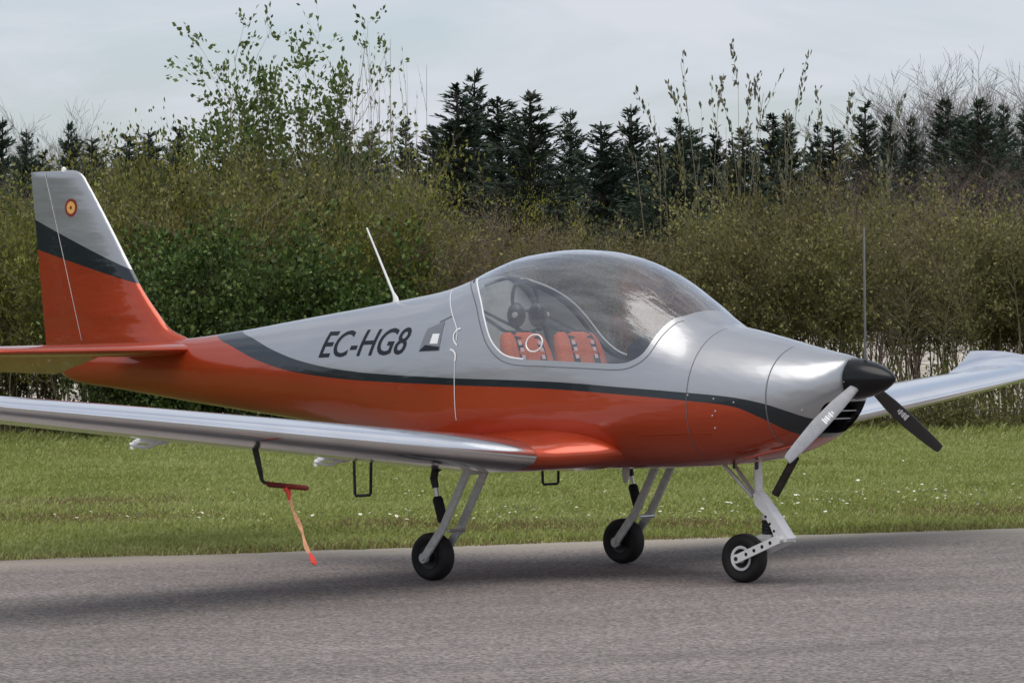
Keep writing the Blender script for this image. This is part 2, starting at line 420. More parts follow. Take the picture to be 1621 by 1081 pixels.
if rw.data.polygons[0].normal.z < 0: rw.data.flip_normals()
tag(rw, kind='structure')

# pale stubble field rising gently behind the hedge
def at(a, D, z=0.0):
    p = Vector((CAM.x, CAM.y, 0)) + Vector((FW.x, FW.y, 0)).normalized()*D + RI*a
    p.z = z; return p
prof = [(51.5, .006), (56, .02), (66, .22), (80, .75), (100, 1.35), (140, 2.0), (400, 2.4), (1500, 3.0)]
fz = pchip([p[0] for p in prof], [p[1] for p in prof])
V = []; na = 41
Ds = list(np.linspace(51.5, 140, 40)) + [200, 400, 900, 1500]
for D in Ds:
    for a in np.linspace(-1, 1, na):
        p = at(a*(60+D*1.2), D, float(fz(D))); V.append(tuple(p))
F = [(i*na+j, i*na+j+1, (i+1)*na+j+1, (i+1)*na+j) for i in range(len(Ds)-1) for j in range(na-1)]
fld = mesh_obj('field', V, F, pbr("stubble", (.44, .40, .33), .95, var=.45, scale=1.3, bump=.6, bscale=9), None, True, True)
tag(fld, kind='structure')

# ------------------------------------------------------------------ aircraft
plane = empty('light_aircraft', (0, 0, .008))
tag(plane, 'silver and burnt orange low wing light aircraft with bubble canopy parked on the asphalt', 'aircraft')

ST = [  # x, ztop, zbot, half width, z of max width, n top, n bottom
 (1.662, 1.288, 1.045, .122, 1.166, 2.0, 2.0), (1.645, 1.296, 1.010, .155, 1.155, 2.0, 2.1), (1.60, 1.306, .945, .215, 1.135, 2.05, 2.2),
 (1.50, 1.325, .860, .295, 1.10, 2.1, 2.3), (1.35, 1.357, .785, .365, 1.07, 2.1, 2.4), (1.16, 1.402, .725, .425, 1.05, 2.1, 2.5),
 (.94, 1.452, .688, .475, 1.04, 2.1, 2.6), (.80, 1.482, .674, .502, 1.04, 2.1, 2.7), (.67, 1.552, .664, .52, 1.04, 2.1, 2.8),
 (.53, 1.656, .657, .535, 1.05, 2.1, 2.9), (.30, 1.80, .648, .553, 1.06, 2.1, 3.0), (.06, 1.889, .64, .56, 1.07, 2.1, 3.0),
 (-.13, 1.924, .64, .562, 1.08, 2.1, 3.0), (-.354, 1.937, .64, .562, 1.09, 2.1, 3.0), (-.68, 1.912, .64, .555, 1.10, 2.1, 2.9),
 (-.935, 1.842, .645, .54, 1.10, 2.1, 2.8), (-1.09, 1.784, .655, .525, 1.10, 2.1, 2.7), (-1.35, 1.715, .69, .49, 1.11, 2.1, 2.6),
 (-1.82, 1.649, .785, .415, 1.14, 2.05, 2.4), (-2.56, 1.558, .89, .31, 1.18, 2.0, 2.3), (-3.25, 1.474, .962, .215, 1.20, 2.0, 2.2),
 (-3.75, 1.428, 1.015, .155, 1.22, 2.0, 2.2), (-4.4, 1.402, 1.09, .09, 1.25, 2.0, 2.1), (-4.9, 1.385, 1.15, .05, 1.27, 2.0, 2.0), (-5.0, 1.375, 1.19, .03, 1.28, 2, 2)]
_c = list(zip(*ST)); SF = [pchip(_c[0], _c[k]) for k in range(1, 7)]
def station(x): return [float(f(x)) for f in SF]
def section(x, n=96, k=1.0):
    zt, zb, w_, zw, na_, nb_ = station(x); R = []
    for j in range(n):
        q = 2*math.pi*j/n; u = math.cos(q); v = math.sin(q)
        e = 2/(na_ if u >= 0 else nb_)
        y = w_*math.copysign(abs(v)**e, v); z = zw + ((zt-zw) if u >= 0 else (zw-zb))*math.copysign(abs(u)**e, u)
        R.append((x, y*k, zw+(z-zw)*k))
    return R
def surf_s(x, z):
    zt, zb, w_, zw, na_, nb_ = station(x)
    t = (z-zw)/(zt-zw) if z >= zw else (zw-z)/(zw-zb); nn = na_ if z >= zw else nb_
    t = min(max(t, 0), 1); return w_*(1-t**nn)**(1/nn)

UPL = [(-3.6, 1.75), (-3.3, 1.53), (-3.134, 1.465), (-2.964, 1.428), (-2.704, 1.355), (-2.409, 1.287), (-2.086, 1.24), (-1.715, 1.209), (-1.237, 1.190), (-.833, 1.178), (-.4, 1.169), (-.072, 1.159), (.439, 1.128), (.865, 1.098), (1.12, 1.075), (1.309, 1.038), (1.439, .992), (1.512, .959), (1.7, .88)]
LOL = [(-3.7, 1.75), (-3.55, 1.53), (-3.398, 1.446), (-3.119, 1.368), (-2.882, 1.299), (-2.67, 1.251), (-2.396, 1.207), (-1.712, 1.159), (-1.235, 1.146), (-.832, 1.136), (-.4, 1.127), (-.071, 1.116), (.44, 1.086), (.866, 1.052), (1.12, 1.024), (1.3, .952), (1.42, .87), (1.55, .79), (1.7, .74)]
fU = pchip(*zip(*UPL)); fL = pchip(*zip(*LOL))
def paint_attr(V):
    V = np.asarray(V); return {'up': V[:, 2]-fU(V[:, 0]), 'lo': V[:, 2]-fL(V[:, 0])}

# canopy outline in (x,z), the same on both sides
WIN = catmull([(-1.06, 2.3), (-1.06, 1.95), (-1.045, 1.815), (-.95, 1.768), (-.86, 1.715), (-.785, 1.655), (-.735, 1.60), (-.675, 1.515), (-.60, 1.408), (-.514, 1.336), (-.43, 1.302), (-.32, 1.289), (-.16, 1.284), (.20, 1.270), (.38, 1.264), (.47, 1.28), (.54, 1.33),
               (.575, 1.434), (.605, 1.515), (.65, 1.56), (.70, 1.75), (.70, 2.3)], 8, True)
WIN = np.array(WIN)
def win_sdf(P):
    P = np.asarray(P); A = WIN; Bq = np.roll(WIN, -1, 0); d = np.full(len(P), 1e9); ins = np.zeros(len(P), bool)
    for a, b in zip(A, Bq):
        ab = b-a; L2 = ab@ab
        if L2 < 1e-12: continue
        t = np.clip(((P-a)@ab)/L2, 0, 1); d = np.minimum(d, np.hypot(*(P-a-t[:, None]*ab).T))
        c = (a[1] > P[:, 1]) != (b[1] > P[:, 1])
        with np.errstate(divide='ignore', invalid='ignore'):
            xi = (b[0]-a[0])*(P[:, 1]-a[1])/(b[1]-a[1])+a[0]
        ins ^= c & (P[:, 0] < xi)
    return np.where(ins, -d, d)

def iso_cut(bm, fun):
    """cut the mesh along fun(co)=0"""
    bm.verts.ensure_lookup_table()
    vs = list(bm.verts); vals = fun(np.array([v.co[:] for v in vs]))
    vals[np.abs(vals) < 4e-4] = 0
    val = dict(zip(vs, vals)); zero = {v for v in vs if val[v] == 0}
    for e in list(bm.edges):
        a, b = e.verts; va, vb = val[a], val[b]
        if va*vb < 0:
            _, nv = bmesh.utils.edge_split(e, a, va/(va-vb)); val[nv] = 0.0; zero.add(nv)
    for f in list(bm.faces):
        zs = [v for v in f.verts if v in zero]
        if len(zs) == 2:
            vv = list(f.verts); i, j = vv.index(zs[0]), vv.index(zs[1])
            if abs(i-j) not in (1, len(vv)-1):
                try: bmesh.utils.face_split(f, zs[0], zs[1])
                except Exception: pass

xs = np.unique(np.concatenate([np.linspace(1.662, 1.45, 26), np.linspace(1.45, -1.4, 130), np.linspace(-1.4, -5.0, 70)]))[::-1]
g = Geo(); g.loft([section(float(x)) for x in xs], True)
bm = bmesh.new()
bv = [bm.verts.new((x, -y, z)) for x, y, z in g.v]
for f in g.f:
    try: bm.faces.new([bv[i] for i in f])
    except ValueError: pass
bmesh.ops.recalc_face_normals(bm, faces=bm.faces[:])
BAND = .035
iso_cut(bm, lambda P: win_sdf(P[:, [0, 2]]))
iso_cut(bm, lambda P: win_sdf(P[:, [0, 2]])-BAND)
def inlet_sdf(P):   # cooling-air mouth under the spinner, seen from ahead
    y = np.abs(P[:, 1]); z = P[:, 2]
    qx = y-.165; qz = np.abs(z-.958)-.052
    d = np.hypot(np.maximum(qx, 0), np.maximum(qz, 0))+np.minimum(np.maximum(qx, qz), 0)-.035
    return np.where(P[:, 0] > 1.2, d, .3)
iso_cut(bm, inlet_sdf)
bm.faces.ensure_lookup_table(); bm.normal_update()
cen = np.array([f.calc_center_median()[:] for f in bm.faces])
sd = win_sdf(cen[:, [0, 2]]); ins = inlet_sdf(cen)
cls = np.where(sd < 0, 1, np.where(sd < BAND, 2, 0)); cls[(ins < 0)] = 3
def sub_mesh(name, k, mat, parent, off=0.0):
    vm = {}; V = []; F = []; NN = []
    for f, c in zip(bm.faces, cls):
        if c != k: continue
        ids = []
        for v in f.verts:
            if v not in vm:
                vm[v] = len(V); p = v.co + v.normal*off; V.append(tuple(p)); NN.append(tuple(v.normal))
            ids.append(vm[v])
        F.append(ids)
    o = mesh_obj(name, V, F, mat, parent, True, False, 180, attrs=paint_attr(V))
    o.data.normals_split_custom_set_from_vertices(NN); return o
fus = sub_mesh('fuselage', 0, M_body, plane)
canopy = sub_mesh('canopy', 1, M_glass, plane); canopy['label'] = 'clear bubble canopy glazing'
cfr = sub_mesh('canopy_frame', 2, M_body, canopy, .0)
bm.free()

# air inlet: dark throat with vanes
g = Geo(); rr = []
for x_, k in ((1.60, 1.02), (1.45, 1.0), (1.25, .9)):
    ring = []
    for j in range(32):
        q = 2*math.pi*j/32; c_, s_ = math.cos(q), math.sin(q)
        ring.append((x_ if x_ < 1.5 else 1.545 - .10*(abs(c_)**.6), k*.205*math.copysign(abs(c_)**.5, c_), .958+k*.09*math.copysign(abs(s_)**.6, s_)))
    rr.append(ring)
g.loft(rr, False); n0 = len(g.v); g.f.append(tuple(range(n0-32, n0)))
g.build('air_inlet', M_mattblack, plane)
for zz in (.945, .990):
    xx = 1.46 + (zz-.90)*.9
    Geo().box((xx, 0, zz), (.03, .33, .007), bev=.002).build('inlet_vane', M_gear, plane)

# thin strips that follow the skin (panel seams, trim)
def ribbon(name, pts, width, mat, parent, off=.0022, sides=(1,)):
    for sd_ in sides:
        C_ = catmull(pts, 6); V = []; 
        for i, p in enumerate(C_):
            a = C_[max(i-1, 0)]; b = C_[min(i+1, len(C_)-1)]; t = (b-a)/max(np.hypot(*(b-a)), 1e-9); nn = np.array([-t[1], t[0]])
            for q in (-.5, .5):
                x_, z_ = p+nn*width*q; V.append((x_, sd_*(surf_s(x_, z_)+off), z_))
        Gq = Geo(); Gq.addv(V, [(2*i, 2*i+1, 2*i+3, 2*i+2) for i in range(len(C_)-1)])
        Gq.build(name, mat, parent)
def ring_seam(name, x_, z0, z1, mat, width=.006):
    ribbon(name, [(x_, z) for z in np.linspace(z0, z1, 14)], width, mat, plane, sides=(1, -1))
ring_seam('panel_seam', .853, .74, 1.46, M_seam, .004)
ring_seam('panel_seam', 1.325, .80, 1.352, M_seam, .006)
ribbon('panel_seam', [(-1.20, 1.72), (-1.10, 1.655), (-.985, 1.56), (-.90, 1.47), (-.885, 1.40)], .007, M_seamlight, plane, sides=(1, -1))
ribbon('panel_seam', [(-.875, 1.33), (-.868, 1.15), (-.865, .93)], .006, M_seamlight, plane, sides=(1, -1))
ribbon('canopy_handle', [(-.865, 1.475), (-.895, 1.468), (-.915, 1.44), (-.905, 1.405), (-.87, 1.375)], .010, M_white, plane, .004)
ribbon('canopy_handle', [(-.925, 1.352), (-.89, 1.34), (-.872, 1.315), (-.872, 1.28)], .011, M_white, plane, .004)
ribbon('slide_slot', [(-1.085, 1.515), (-.985, 1.55)], .007, M_seam, plane)
ribbon('cowl_crease', [(.52, .842), (.75, .853), (.98, .856)], .010, M_red, plane, .004)
for (x_, z_) in ((.86, 1.085), (1.02, 1.065), (1.14, 1.045), (1.03, .995), (1.01, .97), (1.015, .90), (1.5, 1.0)):
    s_ = surf_s(x_, z_)
    Geo().lathe([(.0055, -.004), (.0055, .002), (.003, .0035)], (x_, s_, z_), (0, 1, .1), 10).build('rivet', M_steel, plane)

WO = []
for i in range(len(WIN)):
    a, b = WIN[i-1], WIN[(i+1) % len(WIN)]; t = (b-a)/max(np.hypot(*(b-a)), 1e-9); q = WIN[i]+np.array([t[1], -t[0]])*-1*BAND
    if win_sdf(np.array([q]))[0] < 0: q = WIN[i]+np.array([t[1], -t[0]])*BAND
    if q[1] < station(q[0])[0]-.012: WO.append(q)
WO.sort(key=lambda p: math.atan2(p[1]-1.60, p[0]+.15) if p[1] < 1.6 or p[0] > 0 else math.atan2(p[1]-1.60, p[0]+.15)-2*math.pi)
ribbon('canopy_seam', WO[::3], .005, M_seam, canopy, .002, (1, -1))
# small dark vent badge behind the canopy
def patch(name, poly, mat, parent, off, sd_=1):
    bmq = bmesh.new(); vs = [bmq.verts.new((x, 0, z)) for x, z in poly]; bmq.faces.new(vs)
    patch_fit(bmq, off, sd_); me = bpy.data.meshes.new(name); bmq.to_mesh(me); bmq.free()
    return link_mesh(name, me, mat, parent)
def patch_fit(bmq, off, sd_):
    zs = [v.co.z for v in bmq.verts]; xq = [v.co.x for v in bmq.verts]
    for z in np.arange(min(zs)+.008, max(zs), .012):
        bmesh.ops.bisect_plane(bmq, geom=bmq.verts[:]+bmq.edges[:]+bmq.faces[:], plane_co=(0, 0, z), plane_no=(0, 0, 1))
    for x in np.arange(min(xq)+.02, max(xq), .04):
        bmesh.ops.bisect_plane(bmq, geom=bmq.verts[:]+bmq.edges[:]+bmq.faces[:], plane_co=(x, 0, 0), plane_no=(1, 0, 0))
    for v in bmq.verts: v.co.y = -sd_*(surf_s(v.co.x, v.co.z)+off)
    bmesh.ops.recalc_face_normals(bmq, faces=bmq.faces[:])
vb = patch('vent_badge', [(-1.215, 1.338), (-1.025, 1.343), (-1.035, 1.52), (-1.185, 1.475)], pbr("badge_grey", (.20, .21, .23), .4, .3), plane, .002)
patch('badge_foot', [(-1.212, 1.341), (-1.03, 1.346), (-1.03, 1.366), (-1.165, 1.378)], M_letter, vb, .0035)
patch('badge_window', [(-1.125, 1.385), (-1.05, 1.385), (-1.05, 1.445), (-1.115, 1.445)], M_white, vb, .0035)

# registration lettering
def lettering(body, size, mat, parent, fit, name, shear=.22, width=1.0):
    cu = bpy.data.curves.new('lettering', 'FONT'); cu.body = body; cu.size = size; cu.shear = shear; cu.resolution_u = 4; cu.offset = size*.010
    ob = bpy.data.objects.new('lettering', cu); COL.objects.link(ob)
    dg = bpy.context.evaluated_depsgraph_get(); me = bpy.data.meshes.new_from_object(ob.evaluated_get(dg))
    bpy.data.objects.remove(ob); bmq = bmesh.new(); bmq.from_mesh(me); bpy.data.meshes.remove(me)
    bmesh.ops.remove_doubles(bmq, verts=bmq.verts[:], dist=1e-5)
    fit(bmq); me = bpy.data.meshes.new(name); bmq.to_mesh(me); bmq.free()
    return link_mesh(name, me, mat, parent)
def fit_reg(bmq):
    xa = [v.co.x for v in bmq.verts]; ya = [v.co.y for v in bmq.verts]
    x0, x1, y0, y1 = min(xa), max(xa), min(ya), max(ya)
    for v in bmq.verts:
        v.co = Vector((-2.20+(v.co.x-x0)/(x1-x0)*.865, 0, 1.300+.022*(v.co.x-x0)/(x1-x0)+(v.co.y-y0)/(y1-y0)*.165))
    patch_fit(bmq, .002, 1)
lettering("EC-HG8", .2, M_letter, plane, fit_reg, 'registration_lettering')

# ---------------- wings
def airfoil(t=.15, c0=0.0, c1=1.0, n=22, camber=.02):
    xs_ = c0+(c1-c0)*(1-np.cos(np.linspace(0, math.pi/ (1 if c1 >= 1 else 1), n)))/2
    def th(x): return 5*t*(.2969*np.sqrt(np.maximum(x, 0))-.1260*x-.3516*x**2+.2843*x**3-.1030*x**4)
    cam_ = lambda x: camber*4*x*(1-x)
    up = [(x, cam_(x)+th(x)) for x in xs_[::-1]]; lo = [(x, cam_(x)-th(x)) for x in xs_[1:]]
    return up+lo
LEx = pchip([.45, .60, .72, .86, 2, 4.65, 4.85, 4.98], [.36, .27, .13, .05, -.02, -.165, -.20, -.30])
TEx = pchip([.45, .86, 2.7, 4.65, 4.85, 4.98], [-1.40, -1.38, -1.25, -1.0, -.93, -.90])
LEz = lambda s: .735+(s-.82)*.0975
def wing_sec(s, sd_, c0=0, c1=1, t=None, dz=0.0, inc=.035, roll=0.0, n=22):
    le, te = float(LEx(s)), float(TEx(s)); ch = le-te
    tt = t if t else .150-.012*(s-.86)/4
    R = []
    for x, z in airfoil(tt, c0, c1, n):
        xx = le-x*ch; zz = z*ch-(x*ch)*inc
        R.append((xx, sd_*(s - roll*zz), LEz(s)+zz+dz(x) if callable(dz) else LEz(s)+zz+dz))
    return R
for sd_ in (1, -1):
    wing = Geo().loft([wing_sec(s, sd_, 0, .74) for s in (.86, 1.3, 2.0, 2.7, 3.4, 4.1, 4.62)]).build('wing', M_wing, plane, sharp=40)
    Geo().loft([wing_sec(s, sd_, .748, 1) for s in (.90, 1.6, 2.2, 2.74)]).build('flap', M_wing, wing, sharp=40)
    Geo().loft([wing_sec(s, sd_, .748, 1) for s in (2.76, 3.4, 4.0, 4.60)]).build('aileron', M_wing, wing, sharp=40)
    st = []
    for s, h in ((4.62, 0), (4.70, .008), (4.78, .030), (4.85, .065), (4.91, .105), (4.955, .14), (4.98, .16)):
        st.append(wing_sec(s, sd_, 0, 1, dz=(lambda x, h=h: h*(.25+.75*x**.8)), t=.14 if s < 4.9 else .09))
    Geo().loft(st).build('wing_tip', M_wing, wing, sharp=50)
    fst = [wing_sec(s, sd_, 0, 1, t=tq, dz=dq, n=26) for s, tq, dq in ((.40, .150, .062), (.48, .143, .055), (.54, .136, .044), (.60, .134, .032), (.68, .140, .018), (.76, .147, .006), (.858, .150, 0))]
    Geo().loft(fst).build('wing_root_fairing', M_red, plane, sharp=40)
    # hinge brackets under the trailing edge
    for s_ in (1.15, 2.72):
        te = float(TEx(s_)); zt_ = LEz(s_)+.015
        Gq = Geo(); pth = catmull([(te+.30, sd_*s_, zt_-.035), (te+.16, sd_*s_, zt_-.075), (te+.02, sd_*s_, zt_-.065), (te-.06, sd_*s_, zt_-.085), (te-.075, sd_*s_, zt_-.115)], 5)
        Gq.tube(pth, .013, 8, flat=(.6, 1.2)).build('hinge_bracket', M_white, wing)
        Geo().tube(catmull([(te+.25, sd_*(s_+.05), zt_-.05), (te+.10, sd_*(s_+.05), zt_-.10), (te-.03, sd_*(s_+.05), zt_-.085)], 5), .010, 8).build('hinge_bracket', M_white, wing)
    # boarding step
    Geo().tube([(-1.40, sd_*.86, .70), (-1.395, sd_*.86, .49), (-1.385, sd_*.86, .480), (-1.275, sd_*.86, .487), (-1.265, sd_*.86, .497), (-1.258, sd_*.86, .70)], .009, 8).build('boarding_step', M_darkmetal, plane)

# ---------------- tail
FIN_LE = pchip([2.588, 2.58, 2.555, 2.50, 1.872, 1.777, 1.606, 1.483, 1.43, 1.36][::-1], [-4.90, -4.84, -4.775, -4.728, -4.268, -4.20, -4.042, -3.90, -3.75, -3.60][::-1])
fin_te = lambda z: -5.168-(z-1.405)*.1185
fin_hg = lambda z: -4.758-(z-1.403)*.327
def fin_ring(z, a, b, thick, n=16):
    le = float(FIN_LE(z)); te = fin_te(z); ch = le-te; R = []
    c0 = max((le-a)/ch, 0); c1 = min((le-b)/ch, 1)
    for x, t in airfoil(thick, c0, c1, n, 0.0): R.append((le-x*ch, t*ch, z))
    return R
def fin_attr(Gq):
    V = np.array(Gq.v); x = V[:, 0]; z = V[:, 2]
    return {'up': z-(1.889-.369*(x+4.268)), 'lo': z-(1.804-.2455*(x+4.238))}
zl = np.concatenate([np.linspace(1.34, 1.9, 24), np.linspace(1.95, 2.5, 16), [2.53, 2.555, 2.57, 2.58, 2.586]])
g = Geo(); g.loft([fin_ring(z, float(FIN_LE(z)), fin_hg(z)+.003, .085 if z < 2.54 else .085*(1-((z-2.54)/.05)**2*.75)) for z in zl])
fin = g.build('fin', M_body, plane, sharp=45, attrs=fin_attr(g))
zr = np.concatenate([np.linspace(1.20, 1.9, 24), np.linspace(1.95, 2.55, 16), [2.57, 2.582, 2.587]])
g = Geo(); g.loft([fin_ring(z, fin_hg(z)-.003, fin_te(z), .085 if z < 2.54 else .085*(1-((z-2.54)/.05)**2*.75)) for z in zr])
rud = g.build('rudder', M_body, plane, sharp=45, attrs=fin_attr(g))
# hinge line catches light
g = Geo(); g.tube([(fin_hg(z), .033*(.55+.45*(2.6-z)/1.2), z) for z in np.linspace(1.42, 2.575, 12)], .0024, 6); g.build('rudder_hinge', M_gear, rud)
Geo().lathe([(.018, -.01), (.018, .012), (.012, .022), (.003, .027)], (-4.965, 0, 2.585), (0, 0, 1), 16).build('beacon', M_white, fin)
def disc(name, c, r0, mat, parent, off):
    Gq = Geo(); Gq.lathe([(r0, 0), (r0, .001)], (c[0], off, c[1]), (0, 1, 0.0), 32); return Gq.build(name, mat, parent, False)
dt = .040
rd = disc('roundel', (-4.862, 2.328), .062, M_darkred, fin, .0298)
disc('roundel_ring', (-4.862, 2.328), .042, M_yellow, rd, .0305)
disc('roundel_centre', (-4.862, 2.328), .012, M_darkred, rd, .0312)
# tailplane
for sd_ in (1, -1):
    def tsec(s, c0, c1, droop=0.0):
        le = -3.60-(s-.1)*.20; te = -4.78+(s-.1)*.09; ch = le-te; R = []
        if s > 1.58: ch *= .93; le -= .04
        for x, z in airfoil(.085, c0, c1, 16, 0.0):
            xx = x*ch; zz = z*ch; hx = .56*ch
            if droop and xx > hx-.02:
                d = xx-hx; xx = hx+d*math.cos(droop)+zz*math.sin(-droop)*0; zz = zz-d*math.sin(droop)
            R.append((le-xx, sd_*s, 1.357+zz))
        return R
    ss = (.03, .3, .8, 1.3, 1.55, 1.60)
    tp = Geo().loft([tsec(s, 0, .555) for s in ss]).build('tailplane', M_red, plane, sharp=40)
    Geo().loft([tsec(s, .565, 1, math.radians(19)) for s in ss[1:]]).build('elevator', M_red, tp, sharp=40)
Geo().loft([[(x, y*1.0, z) for x, y, z in section(xx, 24)] for xx in (-4.62, -4.8, -4.98)]).build('tail_cone', M_red, plane)

# ---------------- propeller
AX = 1.1705
spin = Geo().lathe([(.001, .278), (.016, .268), (.040, .243), (.064, .205), (.085, .158), (.101, .105), (.112, .05), (.1165, .0), (.114, -.012)], (1.664, 0, AX), (1, 0, 0), 48)
prop = spin.build('spinner', M_spin, plane, sharp=60)
for j in range(5):
    q = 2*math.pi*(j+.35)/5
    Geo().lathe([(.005, -.002), (.005, .004)], (1.672, .1155*math.sin(q), AX+.1155*math.cos(q)), (0, math.sin(q), math.cos(q)), 8).build('screw', M_steel, prop)
RP = .845
def blade(psi, mat, mark):
    er = Vector((0, math.sin(psi), math.cos(psi))); et = Vector((0, math.cos(psi), -math.sin(psi))); ex = Vector((1, 0, 0))
    hub = Vector((1.735, 0, AX)); rings = []
    def frame(r):
        k = r/RP; beta = math.radians(50-25*k**.7)
        ch = float(np.interp(k, [.1, .2, .35, .6, .85, .97, 1], [.050, .060, .078, .084, .068, .056, .046]))
        return k, beta, ch
    for r in np.linspace(.09, RP, 26):
        k, beta, ch = frame(r); cdir = et*math.cos(beta)+ex*math.sin(beta); ndir = ex*math.cos(beta)-et*math.sin(beta)
        tq = float(np.interp(k, [.1, .25, 1], [.40, .18, .09])); R = []
        for x, t in airfoil(tq, 0, 1, 10, .03):
            R.append(tuple(hub+er*float(r)+cdir*((.35-x)*ch)+ndir*(t*ch)))
        rings.append(R)
    Gq = Geo().loft(rings); bo = Gq.build('propeller_blade', mat, plane, sharp=50)
    # maker's mark: a slanting row of pale strokes
    for i_, (r, wq, ln) in enumerate(((.36, .010, .30), (.378, .014, .5), (.398, .009, .34), (.412, .016, .5), (.432, .011, .42), (.446, .014, .56))):
        P = []
        for dr, dc in ((0, -.5), (wq, -.5), (wq, .5), (0, .5)):
            rq = r+dr; k, beta, ch = frame(rq); cdir = et*math.cos(beta)+ex*math.sin(beta); ndir = ex*math.cos(beta)-et*math.sin(beta)
            xq = .40+dc*ln*.8; t5 = float(np.interp(k, [.1, .25, 1], [.40, .18, .09]))
            th_ = 5*t5*(.2969*math.sqrt(xq)-.126*xq-.3516*xq**2+.2843*xq**3-.103*xq**4)+.03*4*xq*(1-xq)
            P.append(tuple(hub+er*rq+cdir*((.35-xq)*ch)+ndir*(th_*ch+.0015)))
        Gm = Geo(); Gm.addv(P, [(0, 1, 2, 3)]); Gm.build('blade_mark', M_decal, bo, False)
    return bo
blade(0.0, M_darkblade, 0); blade(math.radians(121), M_blade, 1); blade(math.radians(-119), M_blade_black, 1)

# ---------------- landing gear
def wheel(cx, cs, r, parent, wd=.10, rim=M_gear):
    ax = (0, 1, 0); h = wd/2
    prof = [(r*.50, -h*.62), (r*.62, -h*.86), (r*.80, -h), (r*.93, -h*.86), (r*.99, -h*.5), (r, 0), (r*.99, h*.5), (r*.93, h*.86), (r*.80, h), (r*.62, h*.86), (r*.50, h*.62)]
    Gq = Geo().lathe(prof, (cx, cs, r), ax, 48)
    # flatten where it stands
    Gq.v = [(x, y, max(z, .004)) for x, y, z in Gq.v]
    ty = Gq.build('tyre', M_rubber, parent, sharp=60)
    Geo().lathe([(.02, -h*.7), (r*.50, -h*.72), (r*.52, -h*.6), (r*.50, -h*.45), (r*.50, h*.45), (r*.52, h*.6), (r*.50, h*.72), (r*.40, h*.66), (r*.36, h*.5), (r*.20, h*.5), (r*.18, h*.8), (.012, h*.82)], (cx, cs, r), ax, 40).build('rim', rim, parent, sharp=40)
def bar(Gq, a, b, w_, d_):
    """flat bar between two points: w_ along s, d_ across"""
    a = Vector(a); b = Vector(b); t = (b-a).normalized(); s_ = Vector((0, 1, 0)); s_ = (s_-t*s_.dot(t)).normalized(); n_ = t.cross(s_)
    ring = lambda p: [tuple(p+s_*w_/2*i+n_*d_/2*j) for i, j in ((-1, -1), (1, -1), (1, 1), (-1, 1))]
    Gq.loft([ring(a), ring(b)])
for sd_ in (1, -1):
    mg = empty('main_gear', (0, 0, 0), 0, plane)
    wheel(-.748, sd_*.878, .141, mg, .105, M_darkmetal)
    for off in (.078, -.078):
        s_ = sd_*.878+off*1.0
        Gq = Geo(); bar(Gq, (-.395, s_, .655), (-.612, s_, .285), .020, .046); bar(Gq, (-.606, s_, .305), (-.750, s_, .132), .018, .048)
        Gq.lathe([(.030, -.012), (.030, .012)], (-.748, s_, .136), (0, 1, 0), 20); Gq.lathe([(.014, -.024), (.014, .024)], (-.748, s_, .136), (0, 1, 0), 12)
        Gq.build('leg', M_gear, mg, sharp=30)
    Gq = Geo(); bar(Gq, (-.585, sd_*.878-.085, .318), (-.585, sd_*.878+.085, .318), .03, .05); Gq.build('crossbar', M_gear, mg)
    Geo().tube([(-.40, sd_*.878-.09, .65), (-.40, sd_*.878+.09, .65)], .022, 12).build('pivot_tube', M_gear, mg)
    Geo().tube([(-.56, sd_*.878-.07, .30), (-.56, sd_*.878+.07, .30)], .010, 10).build('bolt', M_steel, mg)
    Gq = Geo(); Gq.tube([(-.60, sd_*.90, .70), (-.70, sd_*.90, .655), (-.715, sd_*.90, .60), (-.70, sd_*.90, .545)], [.026, .026, .024, .020], 12); Gq.build('shock_mount', M_darkmetal, mg)
    Geo().tube([(-.700, sd_*.90, .545), (-.688, sd_*.90, .49)], .014, 12).build('damper_rod', M_steel, mg)
    Geo().tube([(-.689, sd_*.90, .495), (-.686, sd_*.90, .48), (-.645, sd_*.90, .355), (-.640, sd_*.90, .34)], [.022, .031, .031, .02], 16).build('shock_absorber', M_mattblack, mg)

ng = empty('nose_gear', (0, 0, 0), 0, plane)
wheel(.876, 0, .141, ng, .105, M_white)
Gq = Geo(); Gq.tube([(.978, 0, .72), (.984, 0, .53), (.985, 0, .525), (.987, 0, .46)], [.024, .024, .030, .030], 16); Gq.build('strut', M_white, ng)
Gq = Geo(); Gq.tube([(.745, .05, .70), (.952, .02, .495)], .012, 10); Gq.tube([(.745, -.05, .70), (.952, -.02, .495)], .012, 10); Gq.build('drag_brace', M_gear, ng)
Gq = Geo()
poly = [(.972, .515), (1.005, .515), (1.065, .450), (1.130, .375), (1.215, .265), (1.205, .245), (1.135, .240), (1.095, .325), (1.045, .400), (.985, .45)]
Gq.prism(poly, .034, .041); Gq.prism(poly, -.041, -.034)
Gq.prism([(1.005, .515), (1.065, .450), (1.130, .375), (1.215, .265), (1.205, .245), (1.18, .26), (1.11, .36), (1.05, .43), (.995, .49), (.985, .50)], -.036, .036)
Gq.build('fork', M_white, ng, sharp=25)
Geo().tube([(1.175, -.078, .262), (1.175, .078, .262)], .016, 14).build('pivot_tube', M_white, ng)
Gq = Geo()
for s_ in (.072, -.072):
    bar(Gq, (1.175, s_, .262), (.872, s_, .138), .014, .048)
    Gq.lathe([(.026, -.008), (.026, .008)], (.876, s_, .141), (0, 1, 0), 18)
Gq.build('trailing_arm', M_white, ng, sharp=30)
for k in range(4):
    p = Vector((1.175, .0795, .262)).lerp(Vector((.872, .0795, .138)), .18+.19*k)
    Geo().lathe([(.0105, -.004), (.0105, .0015)], tuple(p), (0, 1, 0), 12).build('lightening_hole', M_mattblack, ng, False)
